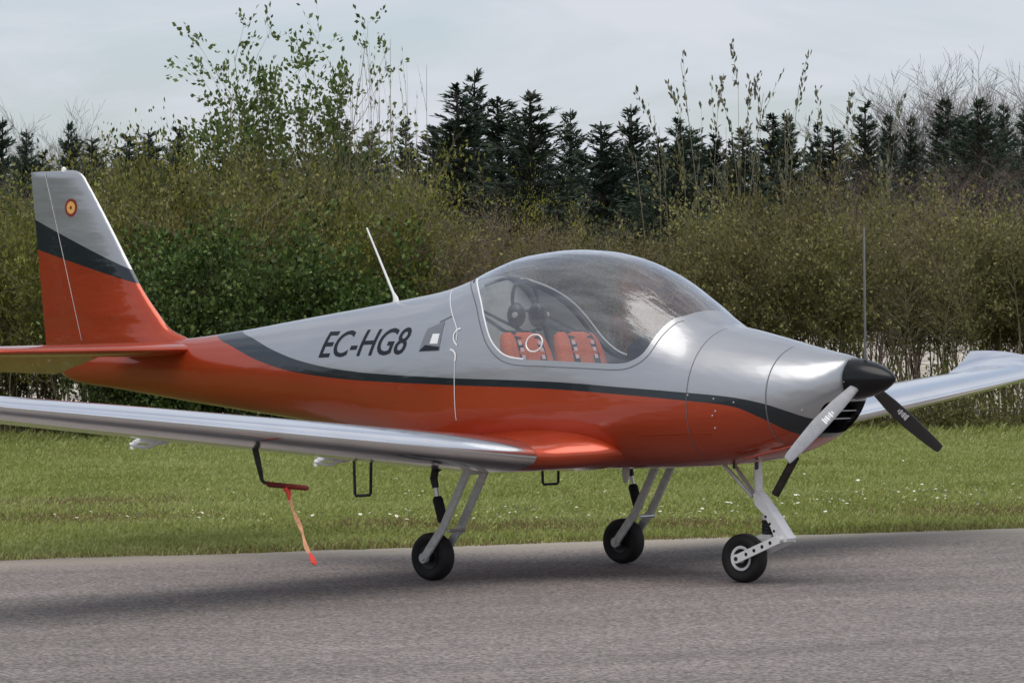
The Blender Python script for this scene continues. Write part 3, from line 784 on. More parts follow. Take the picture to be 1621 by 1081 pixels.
for k in range(4):
    p = Vector((1.062, .042, .385)).lerp(Vector((1.15, .042, .265)), k/3)
    Geo().lathe([(.008, -.004), (.008, .002)], tuple(p), (0, 1, 0), 10).build('lightening_hole', M_mattblack, ng, False)
Geo().lathe([(.030, 0), (.036, .008), (.030, .018), (.036, .028), (.030, .038), (.036, .048), (.030, .058), (.036, .068), (.030, .080)], (1.045, 0, .285), (0, 0, 1), 20).build('rubber_spring', M_mattblack, ng)
Gq = Geo(); Gq.lathe([(.036, 0), (.036, .02), (.03, .03), (.02, .05)], (1.045, 0, .366), (0, 0, 1), 20); Gq.build('spring_seat', M_gear, ng); Geo().box((1.055, 0, .268), (.09, .10, .03), bev=.004).build('spring_base', M_gear, ng)
Geo().tube([(.876, -.085, .141), (.876, .085, .141)], .012, 12).build('axle', M_darkmetal, ng)
Geo().tube([(1.30, .07, .73), (1.155, .07, .515)], .024, 16, cap=False).build('exhaust_pipe', pbr("exhaust_steel", (.05, .042, .036), .55, .7, var=.4), plane)
Gq = Geo(); [Geo().tube([(x_, s_, .70), (x_, s_, .66)], .008, 8).build('drain_tube', M_darkmetal, plane) for x_, s_ in ((1.05, .10), (.93, .16), (1.12, .2))]
# lip under the cowl
Gq = Geo(); Gq.tube([(1.12, .30, .725), (1.42, .26, .80)], .005, 8); Gq.build('cowl_lip', M_red, plane)

# aerials
Gq = Geo(); Gq.tube([(-1.85, 0, 1.63), (-1.855, 0, 1.67), (-1.872, 0, 1.70)], [.030, .020, .011], 10, flat=(.5, 1)); Gq.tube([(-1.865, 0, 1.685), (-2.098, 0, 2.115)], [.0085, .0055], 8); Gq.build('whip_aerial', M_white, plane)
Geo().loft([[(x, y, z) for x, y in ((-.030, 0), (-.012, .007), (.016, .005), (.028, 0), (.016, -.005), (-.012, -.007))] for z, in ((.66,), (.60,))] + [[(x*.5-.004, y*.7, .553) for x, y in ((-.030, 0), (-.012, .007), (.016, .005), (.028, 0), (.016, -.005), (-.012, -.007))]]).build('belly_aerial', M_gear, plane)

# pitot mast on the near wing
PS = 2.6
Gq = Geo(); Gq.tube([(-.475, PS, .86), (-.455, PS, .80), (-.425, PS, .70), (-.413, PS, .66), (-.395, PS, .648), (-.34, PS, .644), (-.10, PS, .634)], [.022, .021, .017, .012, .010, .009, .007], 10, flat=(.6, 1)); Gq.build('pitot_mast', M_darkmetal, plane)

# ---------------- cockpit
rb = [(x, y, z) for x, y, z in section(-1.02, 64, .965)]
Gq = Geo(); Gq.addv(rb, [tuple(range(64))]); Gq.build('rear_bulkhead', M_lining, plane, False)
Gq = Geo(); zf = .98
Gq.addv([(x, y, zf) for x, y in ((-1.02, -.5), (-1.02, .5), (.7, .48), (.7, -.48))], [(0, 1, 2, 3)]); Gq.build('cabin_floor', M_lining, plane, False)
# side lining
for sd_ in (1, -1):
    xl = np.linspace(-1.02, .66, 30); zl_ = np.linspace(.70, 1.255, 10)
    Gq = Geo(); Gq.addv([(x_, sd_*(surf_s(x_, z_)-.018), z_) for x_ in xl for z_ in zl_], [(i*10+j, i*10+j+1, (i+1)*10+j+1, (i+1)*10+j) for i in range(29) for j in range(9)])
    Gq.build('side_lining', pbr("dark_lining", (.10, .10, .10), .9, var=.15), plane)
# shelf behind the seats
Gq = Geo(); Gq.box((-.86, 0, 1.20), (.33, .98, .05), bev=.015); Gq.build('parcel_shelf', M_lining, plane)
# instrument panel with coaming
Gq = Geo(); pr = [(.66, 1.49), (.60, 1.475), (.48, 1.43), (.40, 1.36), (.395, 1.30), (.40, 1.02), (.66, 1.02)]
rings = []
for s_ in np.linspace(-.46, .46, 17):
    rings.append([(x, s_, min(z, 1.03+(station(x)[0]-.03-1.03)*max(0, 1-(abs(s_)/(station(x)[2]-.015))**2.2)**.5)) for x, z in pr])
Gq.loft(rings); Gq.build('instrument_panel', M_mattblack, plane, sharp=30)
for sd_ in (1, -1):
    seat = Geo(); c = sd_*.245
    def sring(x, z, w_, d_):
        return [(x+d_*math.copysign(abs(math.cos(q))**.5, math.cos(q)), c+w_*math.copysign(abs(math.sin(q))**.45, math.sin(q)), z) for q in [2*math.pi*j/28 for j in range(28)]]
    seat.loft([sring(-.50, 1.02, .215, .055), sring(-.53, 1.20, .215, .055), sring(-.56, 1.33, .20, .052), sring(-.585, 1.40, .180, .05), sring(-.598, 1.432, .160, .042), sring(-.602, 1.448, .135, .025)])
    so = seat.build('seat', M_seat, plane, sharp=50); so['label'] = 'orange cloth seat back with black harness'
    for off in (-.085, .085):
        pth = [(-.95, c+off*.4, 1.585), (-.78, c+off*.7, 1.51), (-.645, c+off, 1.452), (-.60, c+off, 1.459), (-.552, c+off, 1.425), (-.520, c+off*1.05, 1.36), (-.490, c+off*1.1, 1.26), (-.455, c+off*1.1, 1.10)]
        V_ = []; 
        pc = catmull(pth, 4)
        for p in pc:
            for q in (-.030, .030): V_.append((p[0], p[1]+q, p[2]))
        Gb = Geo(); Gb.addv(V_, [(2*i, 2*i+1, 2*i+3, 2*i+2) for i in range(len(pc)-1)]); bo = Gb.build('harness_strap', M_belt, so)
        for k, z_ in enumerate((1.385, 1.345, 1.30)):
            xx = float(np.interp(z_, [1.26, 1.36, 1.425], [-.490, -.520, -.552]))+.004
            Gm = Geo(); Gm.addv([(xx+.004, c+off*1.05-.016, z_-.012), (xx+.004, c+off*1.05+.016, z_-.012), (xx-.004, c+off*1.05+.016, z_+.012), (xx-.004, c+off*1.05-.016, z_+.012)], [(0, 1, 2, 3)]); Gm.build('strap_label', M_beltmark, bo, False)
# roll hoop and white canopy seal
hp = []
for x_, z_ in catmull([(-.32, 1.291), (-.43, 1.304), (-.514, 1.338), (-.60, 1.410), (-.675, 1.517), (-.735, 1.602), (-.785, 1.657), (-.86, 1.717), (-.95, 1.768)], 6): hp.append((x_, surf_s(x_, z_)-.004, z_))
zt_ = station(-1.05)[0]
hp2 = hp+[(-1.03, .12, station(-1.03)[0]-.022), (-1.05, 0, zt_-.006)]
full = hp2 + [(x, -y, z) for x, y, z in hp2[-2::-1]]
Geo().tube(full, .0058, 8).build('canopy_seal', M_white, canopy)
Geo().tube([(x*1-.03, y*.95, z-.012) for x, y, z in full], .013, 8).build('roll_hoop', M_mattblack, plane)
# sliding vent ring in the side glazing
vx, vz = -.245, 1.385
V_ = []
for k in range(40):
    q = 2*math.pi*k/40; x_, z_ = vx+.062*math.cos(q), vz+.050*math.sin(q)
    V_.append((x_, surf_s(x_, z_)+.002, z_))
Geo().tube(V_+[V_[0]], .0045, 6).build('vent_ring', M_white, canopy)

# headset hanging from the hoop: a thing of its own
hs = empty('headset', (-.72, -.05, 1.56)); tag(hs, 'black pilot headset with microphone boom hanging inside the aircraft canopy', 'headset')
def hsg(): return Geo()
Gq = hsg(); Gq.tube(catmull([(-.01, -.105, .03), (-.015, -.115, .10), (-.02, -.08, .18), (-.02, 0, .205), (-.02, .08, .18), (-.015, .115, .10), (-.01, .105, .03)], 5), .014, 8, flat=(1, .6)); Gq.build('headband', M_mattblack, hs)
for sd_ in (1, -1):
    Gq = hsg(); Gq.lathe([(.02, -.035), (.050, -.03), (.058, -.01), (.055, .012), (.046, .03), (.02, .038)], (0, sd_*.10, 0), (0, sd_, .1), 20); Gq.v = [(x, y, z*1.35) for x, y, z in Gq.v]; Gq.build('ear_cup', M_black, hs, sharp=60)
    Gq = hsg(); Gq.lathe([(.018, 0), (.018, .012), (.008, .014)], (.03, sd_*.14, .0), (0, sd_, 0), 14); Gq.build('knob', M_gear, hs)
Gq = hsg(); Gq.tube(catmull([(.0, .13, -.03), (.03, .13, -.09), (.09, .10, -.10), (.13, .06, -.085)], 5), .005, 6); Gq.lathe([(.004, -.02), (.014, -.012), (.014, .012), (.004, .02)], (.14, .05, -.083), (1, -.5, 0), 12); Gq.build('microphone_boom', M_mattblack, hs)
Gq = hsg(); Gq.tube(catmull([(-.02, 0, .20), (-.12, 0, .225), (-.25, .03, .20), (-.345, .05, .165)], 5), .010, 6); Gq.build('hanging_strap', M_belt, hs)

# pitot cover with streamer: slipped over the tube, a thing of its own
pc_ = empty('pitot_cover', (-.2, -PS, .65)); tag(pc_, 'dark red pitot tube cover with a dangling warning streamer under the silver wing', 'cover')
def loc(P): return [(x+.2, y-PS, z-.65+.002) for x, y, z in P]
Geo().tube(loc([(-.375, PS, .654), (-.36, PS, .646), (-.08, PS, .633), (-.066, PS, .632)]), [.012, .0155, .0145, .010], 10).build('sleeve', M_rbf, pc_)
Geo().tube(loc([(-.225, PS, .628), (-.210, PS, .60), (-.205, PS, .565)]), [.022, .012, .006], 8).build('loop', M_tassel, pc_)
pts = catmull([(-.205, PS, .57), (-.168, PS+.004, .50), (-.122, PS-.004, .41), (-.078, PS+.006, .32), (-.052, PS, .275)], 8)
V_ = []
for i, p in enumerate(pts):
    q = .013*(.75+.25*math.cos(i*.5)); V_ += [(p[0]-q*.75, p[1]+q*.6, p[2]-q*.2), (p[0]+q*.75, p[1]-q*.6, p[2]+q*.2)]
Gq = Geo(); Gq.addv(loc(V_), [(2*i, 2*i+1, 2*i+3, 2*i+2) for i in range(len(pts)-1)]); Gq.build('streamer', M_ribbon, pc_)
Geo().tube(loc([(-.056, PS, .285), (-.040, PS, .262), (-.022, PS, .232), (-.014, PS, .222)]), [.008, .018, .020, .006], 8, flat=(1, .5)).build('streamer_tip', M_tassel, pc_)

# ------------------------------------------------------------------ vegetation
def bark_mat(name, c, var=.35):
    mt = pbr(name, c, .9, var=var, scale=14); return mt
M_twig_brown = bark_mat("twig_brown", (.21, .165, .115)); M_twig_olive = bark_mat("twig_olive", (.23, .195, .115))
M_twig_purple = bark_mat("twig_purple", (.17, .12, .11)); M_twig_pale = bark_mat("twig_pale", (.21, .185, .175))
M_bark_dark = bark_mat("bark_dark", (.045, .036, .028)); M_reed = bark_mat("dry_stem", (.22, .19, .13))
M_leaf_olive = leaf_mat("leaf_olive", (.085, .085, .030), (.19, .180, .060), (.32, .30, .11))
M_leaf_yellow = leaf_mat("leaf_yellowgreen", (.085, .095, .020), (.185, .190, .038), (.32, .30, .075))
M_leaf_brown = leaf_mat("leaf_bronze", (.095, .078, .040), (.17, .135, .065), (.25, .20, .095), .2)
M_leaf_dark = leaf_mat("leaf_darkgreen", (.025, .045, .012), (.075, .120, .028), (.17, .22, .06), .25)
M_leaf_fresh = leaf_mat("leaf_fresh", (.075, .12, .028), (.12, .17, .045), (.19, .23, .08), .4)
M_leaf_pale = leaf_mat("leaf_pale", (.10, .10, .065), (.15, .15, .095), (.21, .21, .13), .4)
M_needle = leaf_mat("needles", (.018, .036, .022), (.036, .062, .038), (.080, .110, .070), .1)
M_needle2 = leaf_mat("needles_olive", (.018, .030, .012), (.034, .050, .018), (.065, .080, .030), .1)
M_gorse = leaf_mat("leaf_gorse", (.14, .14, .02), (.24, .22, .03), (.33, .29, .04), .3)

def prisms(segs, n=3):
    """segs: list of (p0, p1, r0, r1) -> arrays of n-sided tubes"""
    S = np.array([(*a, *b, r, q) for a, b, r, q in segs], float)
    p0, p1, r0, r1 = S[:, :3], S[:, 3:6], S[:, 6], S[:, 7]
    t = p1-p0; t /= np.maximum(np.linalg.norm(t, axis=1, keepdims=True), 1e-9)
    ref = np.where(np.abs(t[:, 2:3]) > .9, np.array([[1., 0, 0]]), np.array([[0, 0, 1.]]))
    u = np.cross(t, ref); u /= np.linalg.norm(u, axis=1, keepdims=True); v = np.cross(t, u)
    k = len(S); V = np.empty((k, 2*n, 3))
    for j in range(n):
        q = 2*math.pi*j/n; d = u*math.cos(q)+v*math.sin(q)
        V[:, j] = p0+d*r0[:, None]; V[:, n+j] = p1+d*r1[:, None]
    base = (np.arange(k)*2*n)[:, None]
    F = np.concatenate([base+np.array([[j, (j+1) % n, n+(j+1) % n, n+j]]) for j in range(n)])
    return V.reshape(-1, 3), F
def leaf_quads(C, size, r, up=.3, aspect=.55, dirs=None):
    """pointed leaf (two triangles folded along the midrib = one diamond quad)"""
    C = np.asarray(C, float); k = len(C)
    d = r.normal(size=(k, 3)) if dirs is None else np.asarray(dirs)+r.normal(size=(k, 3))*.5
    d[:, 2] += up; d /= np.linalg.norm(d, axis=1, keepdims=True)
    q = r.normal(size=(k, 3)); sdv = np.cross(d, q); sdv /= np.maximum(np.linalg.norm(sdv, axis=1, keepdims=True), 1e-9)
    nn = np.cross(d, sdv)
    L_ = (size*r.uniform(.6, 1.35, k))[:, None]
    V = np.stack([C, C+d*L_*.5+sdv*L_*aspect*.5+nn*L_*.08, C+d*L_, C+d*L_*.5-sdv*L_*aspect*.5+nn*L_*.08], 1)
    F = (np.arange(k)*4)[:, None]+np.array([[0, 1, 2, 3]])
    rn = np.repeat(np.clip(r.normal(.5, .30, k), 0, 1), 4)
    return V.reshape(-1, 3), F, rn

def grow(r, start, d0, length, r0, level, cfg, segs, tips):
    """recursive branch: cfg[level] = (n_children, child_length_ratio, spread, jitter, segments, upward)"""
    nch, lr, spread, jit_, ns, upw = cfg[level][:6]
    p = np.array(start, float); d = np.array(d0, float); d /= np.linalg.norm(d); sl_ = length/ns
    pts = [p.copy()]; ds = []
    for i in range(ns):
        d = d+r.normal(size=3)*jit_+np.array([0, 0, upw]); d /= np.linalg.norm(d); ds.append(d.copy())
        q = p+d*sl_; a = r0*(1-.75*i/ns); b = r0*(1-.75*(i+1)/ns)
        segs.append((tuple(p), tuple(q), a, b)); p = q; pts.append(p.copy())
    last = level+1 >= len(cfg)
    if last:
        for i in range(len(pts)-1):
            tips.append((pts[i], pts[i+1], ds[i]))
        return
    for c in range(nch):
        f = r.uniform(cfg[level][6] if len(cfg[level]) > 6 else .25, 1.0)*ns; i = min(int(f), ns-1); tt = f-i
        bp = pts[i]*(1-tt)+pts[i+1]*tt; ax = ds[i]
        o = r.normal(size=3); o -= ax*(o@ax); o /= np.linalg.norm(o)
        nd = ax*math.cos(spread)+o*math.sin(spread)
        grow(r, bp, nd, length*lr*r.uniform(.6, 1.25), r0*.5*(1-.5*f/ns), level+1, cfg, segs, tips)

def plant_meshes(name, seed, stems, cfg, per_tip, size, base_r=.25, stem_r=.022, height=3.3, lean=.25, up=.3, aspect=.55, zmin=0.0, jitter=.03):
    r = np.random.default_rng(seed); segs = []; tips = []
    for k in range(stems):
        a = r.uniform(0, 2*math.pi); b = base_r*math.sqrt(r.uniform(0, 1))
        st_ = (b*math.cos(a), b*math.sin(a), -.03)
        dd = (math.cos(a)*lean*r.uniform(.2, 1.2), math.sin(a)*lean*r.uniform(.2, 1.2), 1)
        grow(r, st_, dd, height*r.uniform(.72, 1.03), stem_r*r.uniform(.7, 1.2), 0, cfg, segs, tips)
    zk = height/max(max(s_[1][2] for s_ in segs), 1e-3)
    segs = [((a[0], a[1], a[2]*zk), (b[0], b[1], b[2]*zk), q, w_) for a, b, q, w_ in segs]
    tips = [(a*np.array([1, 1, zk]), b*np.array([1, 1, zk]), d) for a, b, d in tips]
    V, F = prisms(segs); tw = fast_mesh(name+'_stems', V, F)
    C = []; Dd = []
    for a, b, d in tips:
        for q in range(r.poisson(per_tip)):
            t = r.uniform(); p = a*(1-t)+b*t+r.normal(size=3)*jitter
            if p[2] > zmin: C.append(p); Dd.append(d)
    V, F, rn = leaf_quads(C, size, r, up, aspect, Dd)
    lf = fast_mesh(name+'_leaves', V, F, {'rnd': rn})
    return tw, lf

def put(name, meshes, mats, a, D, rz, sc, label, cat, group, z=None, parts=('stems', 'foliage')):
    p = at(a, D, float(fz(D)) if D > 52 else 0.0)
    if z is not None: p.z = z
    root = empty(name, p, rz); root.scale = sc if isinstance(sc, (tuple, list)) else (sc, sc, sc)
    tag(root, label, cat, group)
    for me, mt, pn in zip(meshes, mats, parts):
        o = bpy.data.objects.new(pn, me); COL.objects.link(o); o.parent = root
        if not len(me.materials): me.materials.append(mt)
        o.material_slots[0].link = 'OBJECT'; o.material_slots[0].material = mt
    return root

def px2a(px, D): return (px-810.5)/FPX*D
def py2z(px, py, D):   # height seen at that pixel at depth D
    b = (540.5-py)/FPX*D*math.cos(ROLL) - (px-810.5)/FPX*D*math.sin(ROLL)
    return CAM.z + D*math.tan(PITCH) + b

# --- hedge
CFG_H = [(18, .30, .80, .09, 7, .05, .20), (9, .50, .85, .18, 4, .02, .1), (0, 0, 0, .25, 3, .03)]
CFG_G = [(17, .26, .80, .09, 7, .05, .50), (9, .50, .85, .18, 4, .02, .1), (0, 0, 0, .25, 3, .03)]
CFG_B = [(18, .28, .66, .09, 7, .08, .16), (10, .48, .75, .17, 4, .04, .1), (0, 0, 0, .24, 3, .04)]
hedge_leafy = [plant_meshes('hedge_leafy', 10+i, 10, CFG_H if i < 2 else CFG_G, 2.2, .056, height=3.3, stem_r=.020, base_r=.45, zmin=.35 if i < 2 else .9, jitter=.045) for i in range(4)]
hedge_bare = [plant_meshes('hedge_bare', 30+i, 10, CFG_B if i < 2 else CFG_G, .9, .036, height=3.3, stem_r=.020, base_r=.45, zmin=.4, jitter=.03) for i in range(3)]
KIND = {
 'olive': (hedge_leafy, (M_twig_olive, M_leaf_olive), 'olive leafed twiggy shrub'),
 'yellow': (hedge_leafy, (M_twig_olive, M_leaf_yellow), 'yellow green spring leafed shrub'),
 'brown': (hedge_bare, (M_twig_brown, M_leaf_brown), 'brown nearly bare twiggy shrub'),
 'mixed': (hedge_bare, (M_twig_olive, M_leaf_olive), 'thinly leafed olive brown shrub'),
}
def landmark(px):
    for lim, t in ((0, 'past the tailplane tip'), (115, 'behind the rudder'), (240, 'behind the fin'), (420, 'behind the dark green bushes'), (560, 'behind the lettered rear fuselage'), (700, 'behind the whip aerial'), (860, 'behind the rear of the canopy'), (1010, 'behind the top of the canopy'),
                   (1150, 'behind the windscreen'), (1330, 'behind the engine cowling'), (1480, 'behind the propeller'), (1621, 'behind the far wing tip')):
        if px < lim: return t
    return 'past the far wing tip'
rv = np.random.default_rng(5)
HD = 47.6
def kind_at(px):
    if px < 620: return ['yellow', 'yellow', 'mixed', 'yellow', 'olive'][rv.integers(5)]
    if px < 1010: return ['brown', 'brown', 'mixed'][rv.integers(3)]
    return ['olive', 'mixed', 'olive', 'mixed', 'olive'][rv.integers(5)]
for row, (dD, sp, hh, rn_) in enumerate(((0, .74, .96, 'front row'), (1.0, .80, 1.0, 'middle row'), (2.1, .95, .97, 'rear row'))):
    for a in np.arange(-10.5, 10.51, sp):
        aa = a+rv.uniform(-.18, .18); D = HD+dD+rv.uniform(-.2, .2); px = aa/D*FPX+810.5
        k = kind_at(px); ms, mt, lb = KIND[k]
        if px > 1040:
            if row == 2 and rv.uniform() < .5: continue
            ms = ms[2:]
        top = float(np.interp(px, [-300, 0, 200, 300, 420, 560, 640, 720, 860, 1000, 1100, 1250, 1350, 1620, 1900], [210, 205, 195, 178, 165, 195, 215, 262, 275, 275, 245, 225, 205, 215, 220]))
        H = py2z(px, top, D)*rv.uniform(.82, 1.06)*hh
        sz = H/3.3; sx = rv.uniform(.80, 1.02)
        put('hedge_shrub', ms[rv.integers(len(ms))], mt, aa, D, rv.uniform(0, 6.28), (sx, sx, sz), '%s, hedge %s, %s' % (lb, rn_, landmark(px)), 'shrub', 'hedge shrubs')
# low growth along the hedge foot
CFG_L = [(8, .5, .9, .2, 4, .02, .05), (5, .5, .9, .2, 3, 0, .1), (0, 0, 0, .25, 2, 0)]
low = [plant_meshes('low_bush', 40+i, 8, CFG_L, 2.2, .045, height=.85, base_r=.35, stem_r=.008, lean=.8, jitter=.04) for i in range(2)]
for i, px in enumerate(np.arange(980, 1780, 46)):
    D = HD-.55+rv.uniform(-.15, .15); q = rv.uniform(.75, 1.75)
    put('low_bush', low[i % 2], (M_twig_olive, M_leaf_olive if i % 3 else M_leaf_yellow), px2a(px, D), D, rv.uniform(0, 6), (1.0, 1.0, q), 'low sprawling olive bush at the foot of the hedge, '+landmark(px), 'bush', 'low bushes at the hedge foot')

# --- dark green bushes in front of the yellow hedge
CFG_D = [(13, .34, .85, .10, 6, .04, .06), (9, .5, .8, .2, 3, .02, .1), (0, 0, 0, .25, 3, 0)]
dark = [plant_meshes('dark_bush', 50+i, 9, CFG_D, 4.6, .066, height=3.0, base_r=.40, stem_r=.018, lean=.22, aspect=.75, jitter=.06) for i in range(2)]
for px, py, D, sx, lb in ((280, 335, 46.5, .95, 'beside the fin'), (345, 318, 46.35, .95, 'beside the tallest bush'), (405, 295, 46.3, 1.0, 'tallest of its clump'), (485, 335, 46.5, .95, 'behind the registration letters'), (215, 450, 46.3, .7, 'lowest of its clump'), (540, 430, 46.5, .75, 'beside the whip aerial')):
    put('green_bush', dark[(px//7) % 2], (M_bark_dark, M_leaf_dark), px2a(px, D), D, rv.uniform(0, 6), (sx, sx, py2z(px, py, D)/3.0), 'dense dark green leafy bush at the front of the hedge, '+lb, 'bush', 'dark green bushes')
# green crowns behind the hedge on the left
big = plant_meshes('green_tree', 61, 7, CFG_D, 3.4, .075, height=4.6, base_r=.3, stem_r=.03, lean=.2, aspect=.7, jitter=.08)
for px, py, D, lb in ((350, 150, 50.6, 'below the saplings'), (255, 205, 51.0, 'beside the saplings'), (440, 175, 51.2, 'between saplings and bare shoots'), (-10, 205, 51.3, 'past the rudder')):
    put('leafy_tree', big, (M_bark_dark, M_leaf_fresh if px > 400 else M_leaf_dark), px2a(px, D), D, rv.uniform(0, 6), (.85, .85, py2z(px, py, D)/4.6), 'green leafy crown rising just above the yellow green hedge, '+lb, 'tree', 'leafy trees above the hedge', parts=('trunk', 'crown'))

# --- leafy saplings and long shoots above the hedge
CFG_S = [(15, .19, .60, .03, 12, .03, .45), (4, .5, .7, .12, 3, .03), (0, 0, 0, .15, 2, 0)]
sap = [plant_meshes('sapling', 70+i, 3, CFG_S, 5.5, .092, height=6.4, base_r=.03, stem_r=.020, lean=.07, up=.1, aspect=.62, zmin=3.4, jitter=.035) for i in range(3)]
for i, (px, py, D) in enumerate(((345, 50, 49.6), (415, -25, 49.9), (385, 90, 50.2), (470, 60, 49.7), (525, -15, 50.0), (500, 110, 50.5))):
    put('sapling', sap[i % 3], (M_twig_brown, M_leaf_fresh), px2a(px, D), D, i*1.3, (.8, .8, py2z(px, py, D)/6.4), ('tall slender sapling with fresh green leaves standing above the hedge' if py < 0 else 'slender fresh leafed sapling of middling height above the hedge' if py < 80 else 'shorter fresh leafed sapling among the taller ones above the hedge'), 'tree', 'leafy saplings', parts=('trunk', 'crown'))
CFG_W = [(3, .14, .3, .02, 10, .02, .6), (0, 0, 0, .06, 4, .02)]
wand = [plant_meshes('shoots', 80+i, 4, CFG_W, .5, .06, height=4.6, base_r=.03, stem_r=.019, lean=.20, zmin=3.0, jitter=.02) for i in range(3)]
for i, (px, py, D) in enumerate(((565, 70, 49), (612, 42, 49.4), (640, 95, 49.1), (590, 110, 49.6), (670, 85, 49.2))):
    put('bare_shoots', wand[i % 3], (M_reed, M_leaf_olive), px2a(px, D), D, i*2.1, (.55, .55, py2z(px, py, D)/4.6), 'clump of thin nearly bare upright shoots above the hedge beside the saplings', 'shrub', 'thin bare shoots')
CFG_K = [(2, .18, .35, .035, 10, .02, .6), (0, 0, 0, .08, 5, .02)]
bud = [plant_meshes('budding', 90+i, 3, CFG_K, 5.0, .088, height=4.4, base_r=.03, stem_r=.019, lean=.30, zmin=2.9, jitter=.03) for i in range(3)]
for i, (px, py, D) in enumerate(((1095, 120, 49), (1150, 62, 49.3), (1212, 95, 49.0), (1165, 120, 49.6), (1275, 138, 49.3), (1060, 150, 49.4), (1372, 150, 49.3))):
    put('budding_shoots', bud[i % 3], (M_reed, M_leaf_pale), px2a(px, D), D, i*1.7+.4, (.7, .7, py2z(px, py, D)/4.4), 'clump of long shoots with pale opening buds rising above the hedge, '+landmark(px), 'shrub', 'budding shoots')
# gorse mound and purple bare thicket behind the hedge
gor = plant_meshes('gorse', 99, 8, CFG_D, 4.0, .05, height=3.8, base_r=.5, stem_r=.02, lean=.25, aspect=.3, jitter=.05)
p0 = 53.5
put('gorse_bush', gor, (M_bark_dark, M_gorse), px2a(880, p0), p0, 0, (.62, .62, (py2z(880, 258, p0))/3.8), 'yellow topped bush peeping over the brown hedge', 'bush', None)
CFG_P = [(14, .36, .55, .09, 7, .05, .2), (8, .5, .6, .14, 4, .05, .1), (0, 0, 0, .2, 3, .05)]
pur = [plant_meshes('thicket', 110+i, 8, CFG_P, .25, .03, height=5.0, stem_r=.022, base_r=.6, lean=.2, zmin=.5) for i in range(2)]
for i, (px, py, D) in enumerate(((1395, 205, 56), (1445, 195, 57), (1500, 190, 56.4), (1555, 192, 57.3), (1610, 185, 56.5), (1670, 190, 57.2), (1730, 190, 56.4), (60, 215, 57), (120, 225, 58))):
    put('bare_thicket', pur[i % 2], (M_twig_purple, M_leaf_brown), px2a(px, D), D, i*1.1, (.95, .95, (py2z(px, py, D)-float(fz(D)))/5.0), 'purple brown leafless thicket shrub rising behind the hedge, '+landmark(px), 'shrub', 'bare thicket shrubs')

# --- conifers
def conifer_meshes(seed, H=8.0, W=1.7):
    r = np.random.default_rng(seed)
    segs = [((0, 0, -.1), (0, 0, H*.5), .13, .08), ((0, 0, H*.5), (r.normal()*.04, r.normal()*.04, H), .08, .012)]
    C = []; Dd = []
    z = H*.06
    while z < H*.975:
        k = 1-z/H; nb = 8 if k > .12 else 4
        for j in range(nb):
            a = r.uniform(0, 6.283); Lb = W*(k**.95)*r.uniform(.5, 1.3)+.05; el = r.uniform(-.05, .30)+.55*(1-k)
            d = np.array([math.cos(a)*math.cos(el), math.sin(a)*math.cos(el), math.sin(el)])
            p0 = np.array([0, 0, z+r.uniform(-.1, .1)]); p1 = p0+d*Lb*.6; p2 = p1+(d+np.array([0, 0, .7]))*Lb*.4
            segs.append((tuple(p0), tuple(p1), .02, .012)); segs.append((tuple(p1), tuple(p2), .012, .004))
            m_ = int(10+Lb*46)
            for q in range(m_):
                t = r.uniform(.10, 1); p = (p0+(p1-p0)*t/.6) if t < .6 else (p1+(p2-p1)*(t-.6)/.4)
                sid = np.cross(d, [0, 0, 1]); sw = r.choice([-1, 1])*r.uniform(0, .20)*(1.08-t)*Lb
                C.append(p+sid*sw+np.array([0, 0, r.normal()*.02])); Dd.append(d*1.3+sid*np.sign(sw)*.6+np.array([0, 0, .2]))
        z += H*.030*r.uniform(.6, 1.3)
    V, F = prisms(segs, 4); tr_ = fast_mesh('conifer_trunk', V, F)
    V, F, rn = leaf_quads(C, .15, r, .1, .26, Dd)
    return tr_, fast_mesh('conifer_crown', V, F, {'rnd': rn})
con = [conifer_meshes(200+i, 8.0, (1.8, 2.3, 2.0, 1.6, 1.9)[i]) for i in range(5)]
PK = [(-60, 190), (5, 185), (45, 205), (115, 190), (150, 215), (205, 212), (240, 205), (285, 200), (550, 190), (590, 205), (645, 190), (690, 200), (730, 135), (755, 112), (797, 152), (845, 145), (905, 172), (958, 192), (1003, 165), (1045, 215), (1075, 186), (1100, 200), (1135, 210), (1180, 205), (1222, 180), (1250, 182),
      (1297, 196), (1322, 202), (1372, 162), (1410, 178), (1445, 185), (1500, 152), (1530, 175), (1556, 152), (1592, 162), (1640, 160), (1690, 175)]
for i, (px, py) in enumerate(PK):
    D = 100+((i*37) % 23); H = py2z(px, py, D)-float(fz(D)); wd = rv.uniform(1.0, 2.1)*(1.15 if 700 < px < 1010 else .9)
    sz_ = 'tallest dark spruce' if py < 115 else 'tall dark spruce' if py < 165 else 'middling dark spruce' if py < 195 else 'short dark spruce'
    put('conifer', con[(i*7+i//3) % 5], (M_bark_dark, M_needle), px2a(px, D), D, rv.uniform(0, 6.28), (wd, wd, H/8.0), sz_+' in the wood beyond the hedge, '+landmark(px), 'tree', 'spruces beyond the hedge', parts=('trunk', 'crown'))
for i, px in enumerate(np.arange(-140, 1780, 42)):
    D = 125+((i*29) % 17); py = 222+((i*53) % 31); H = py2z(px, py, D)-float(fz(D))
    put('conifer', con[(i*5) % 5], (M_bark_dark, M_needle2 if i % 4 == 0 else M_needle), px2a(px, D), D, rv.uniform(0, 6.28), (1.25, 1.25, H/8.0), 'low dark spruce filling the rear rank of the wood, '+landmark(px), 'tree', 'rear rank spruces', parts=('trunk', 'crown'))

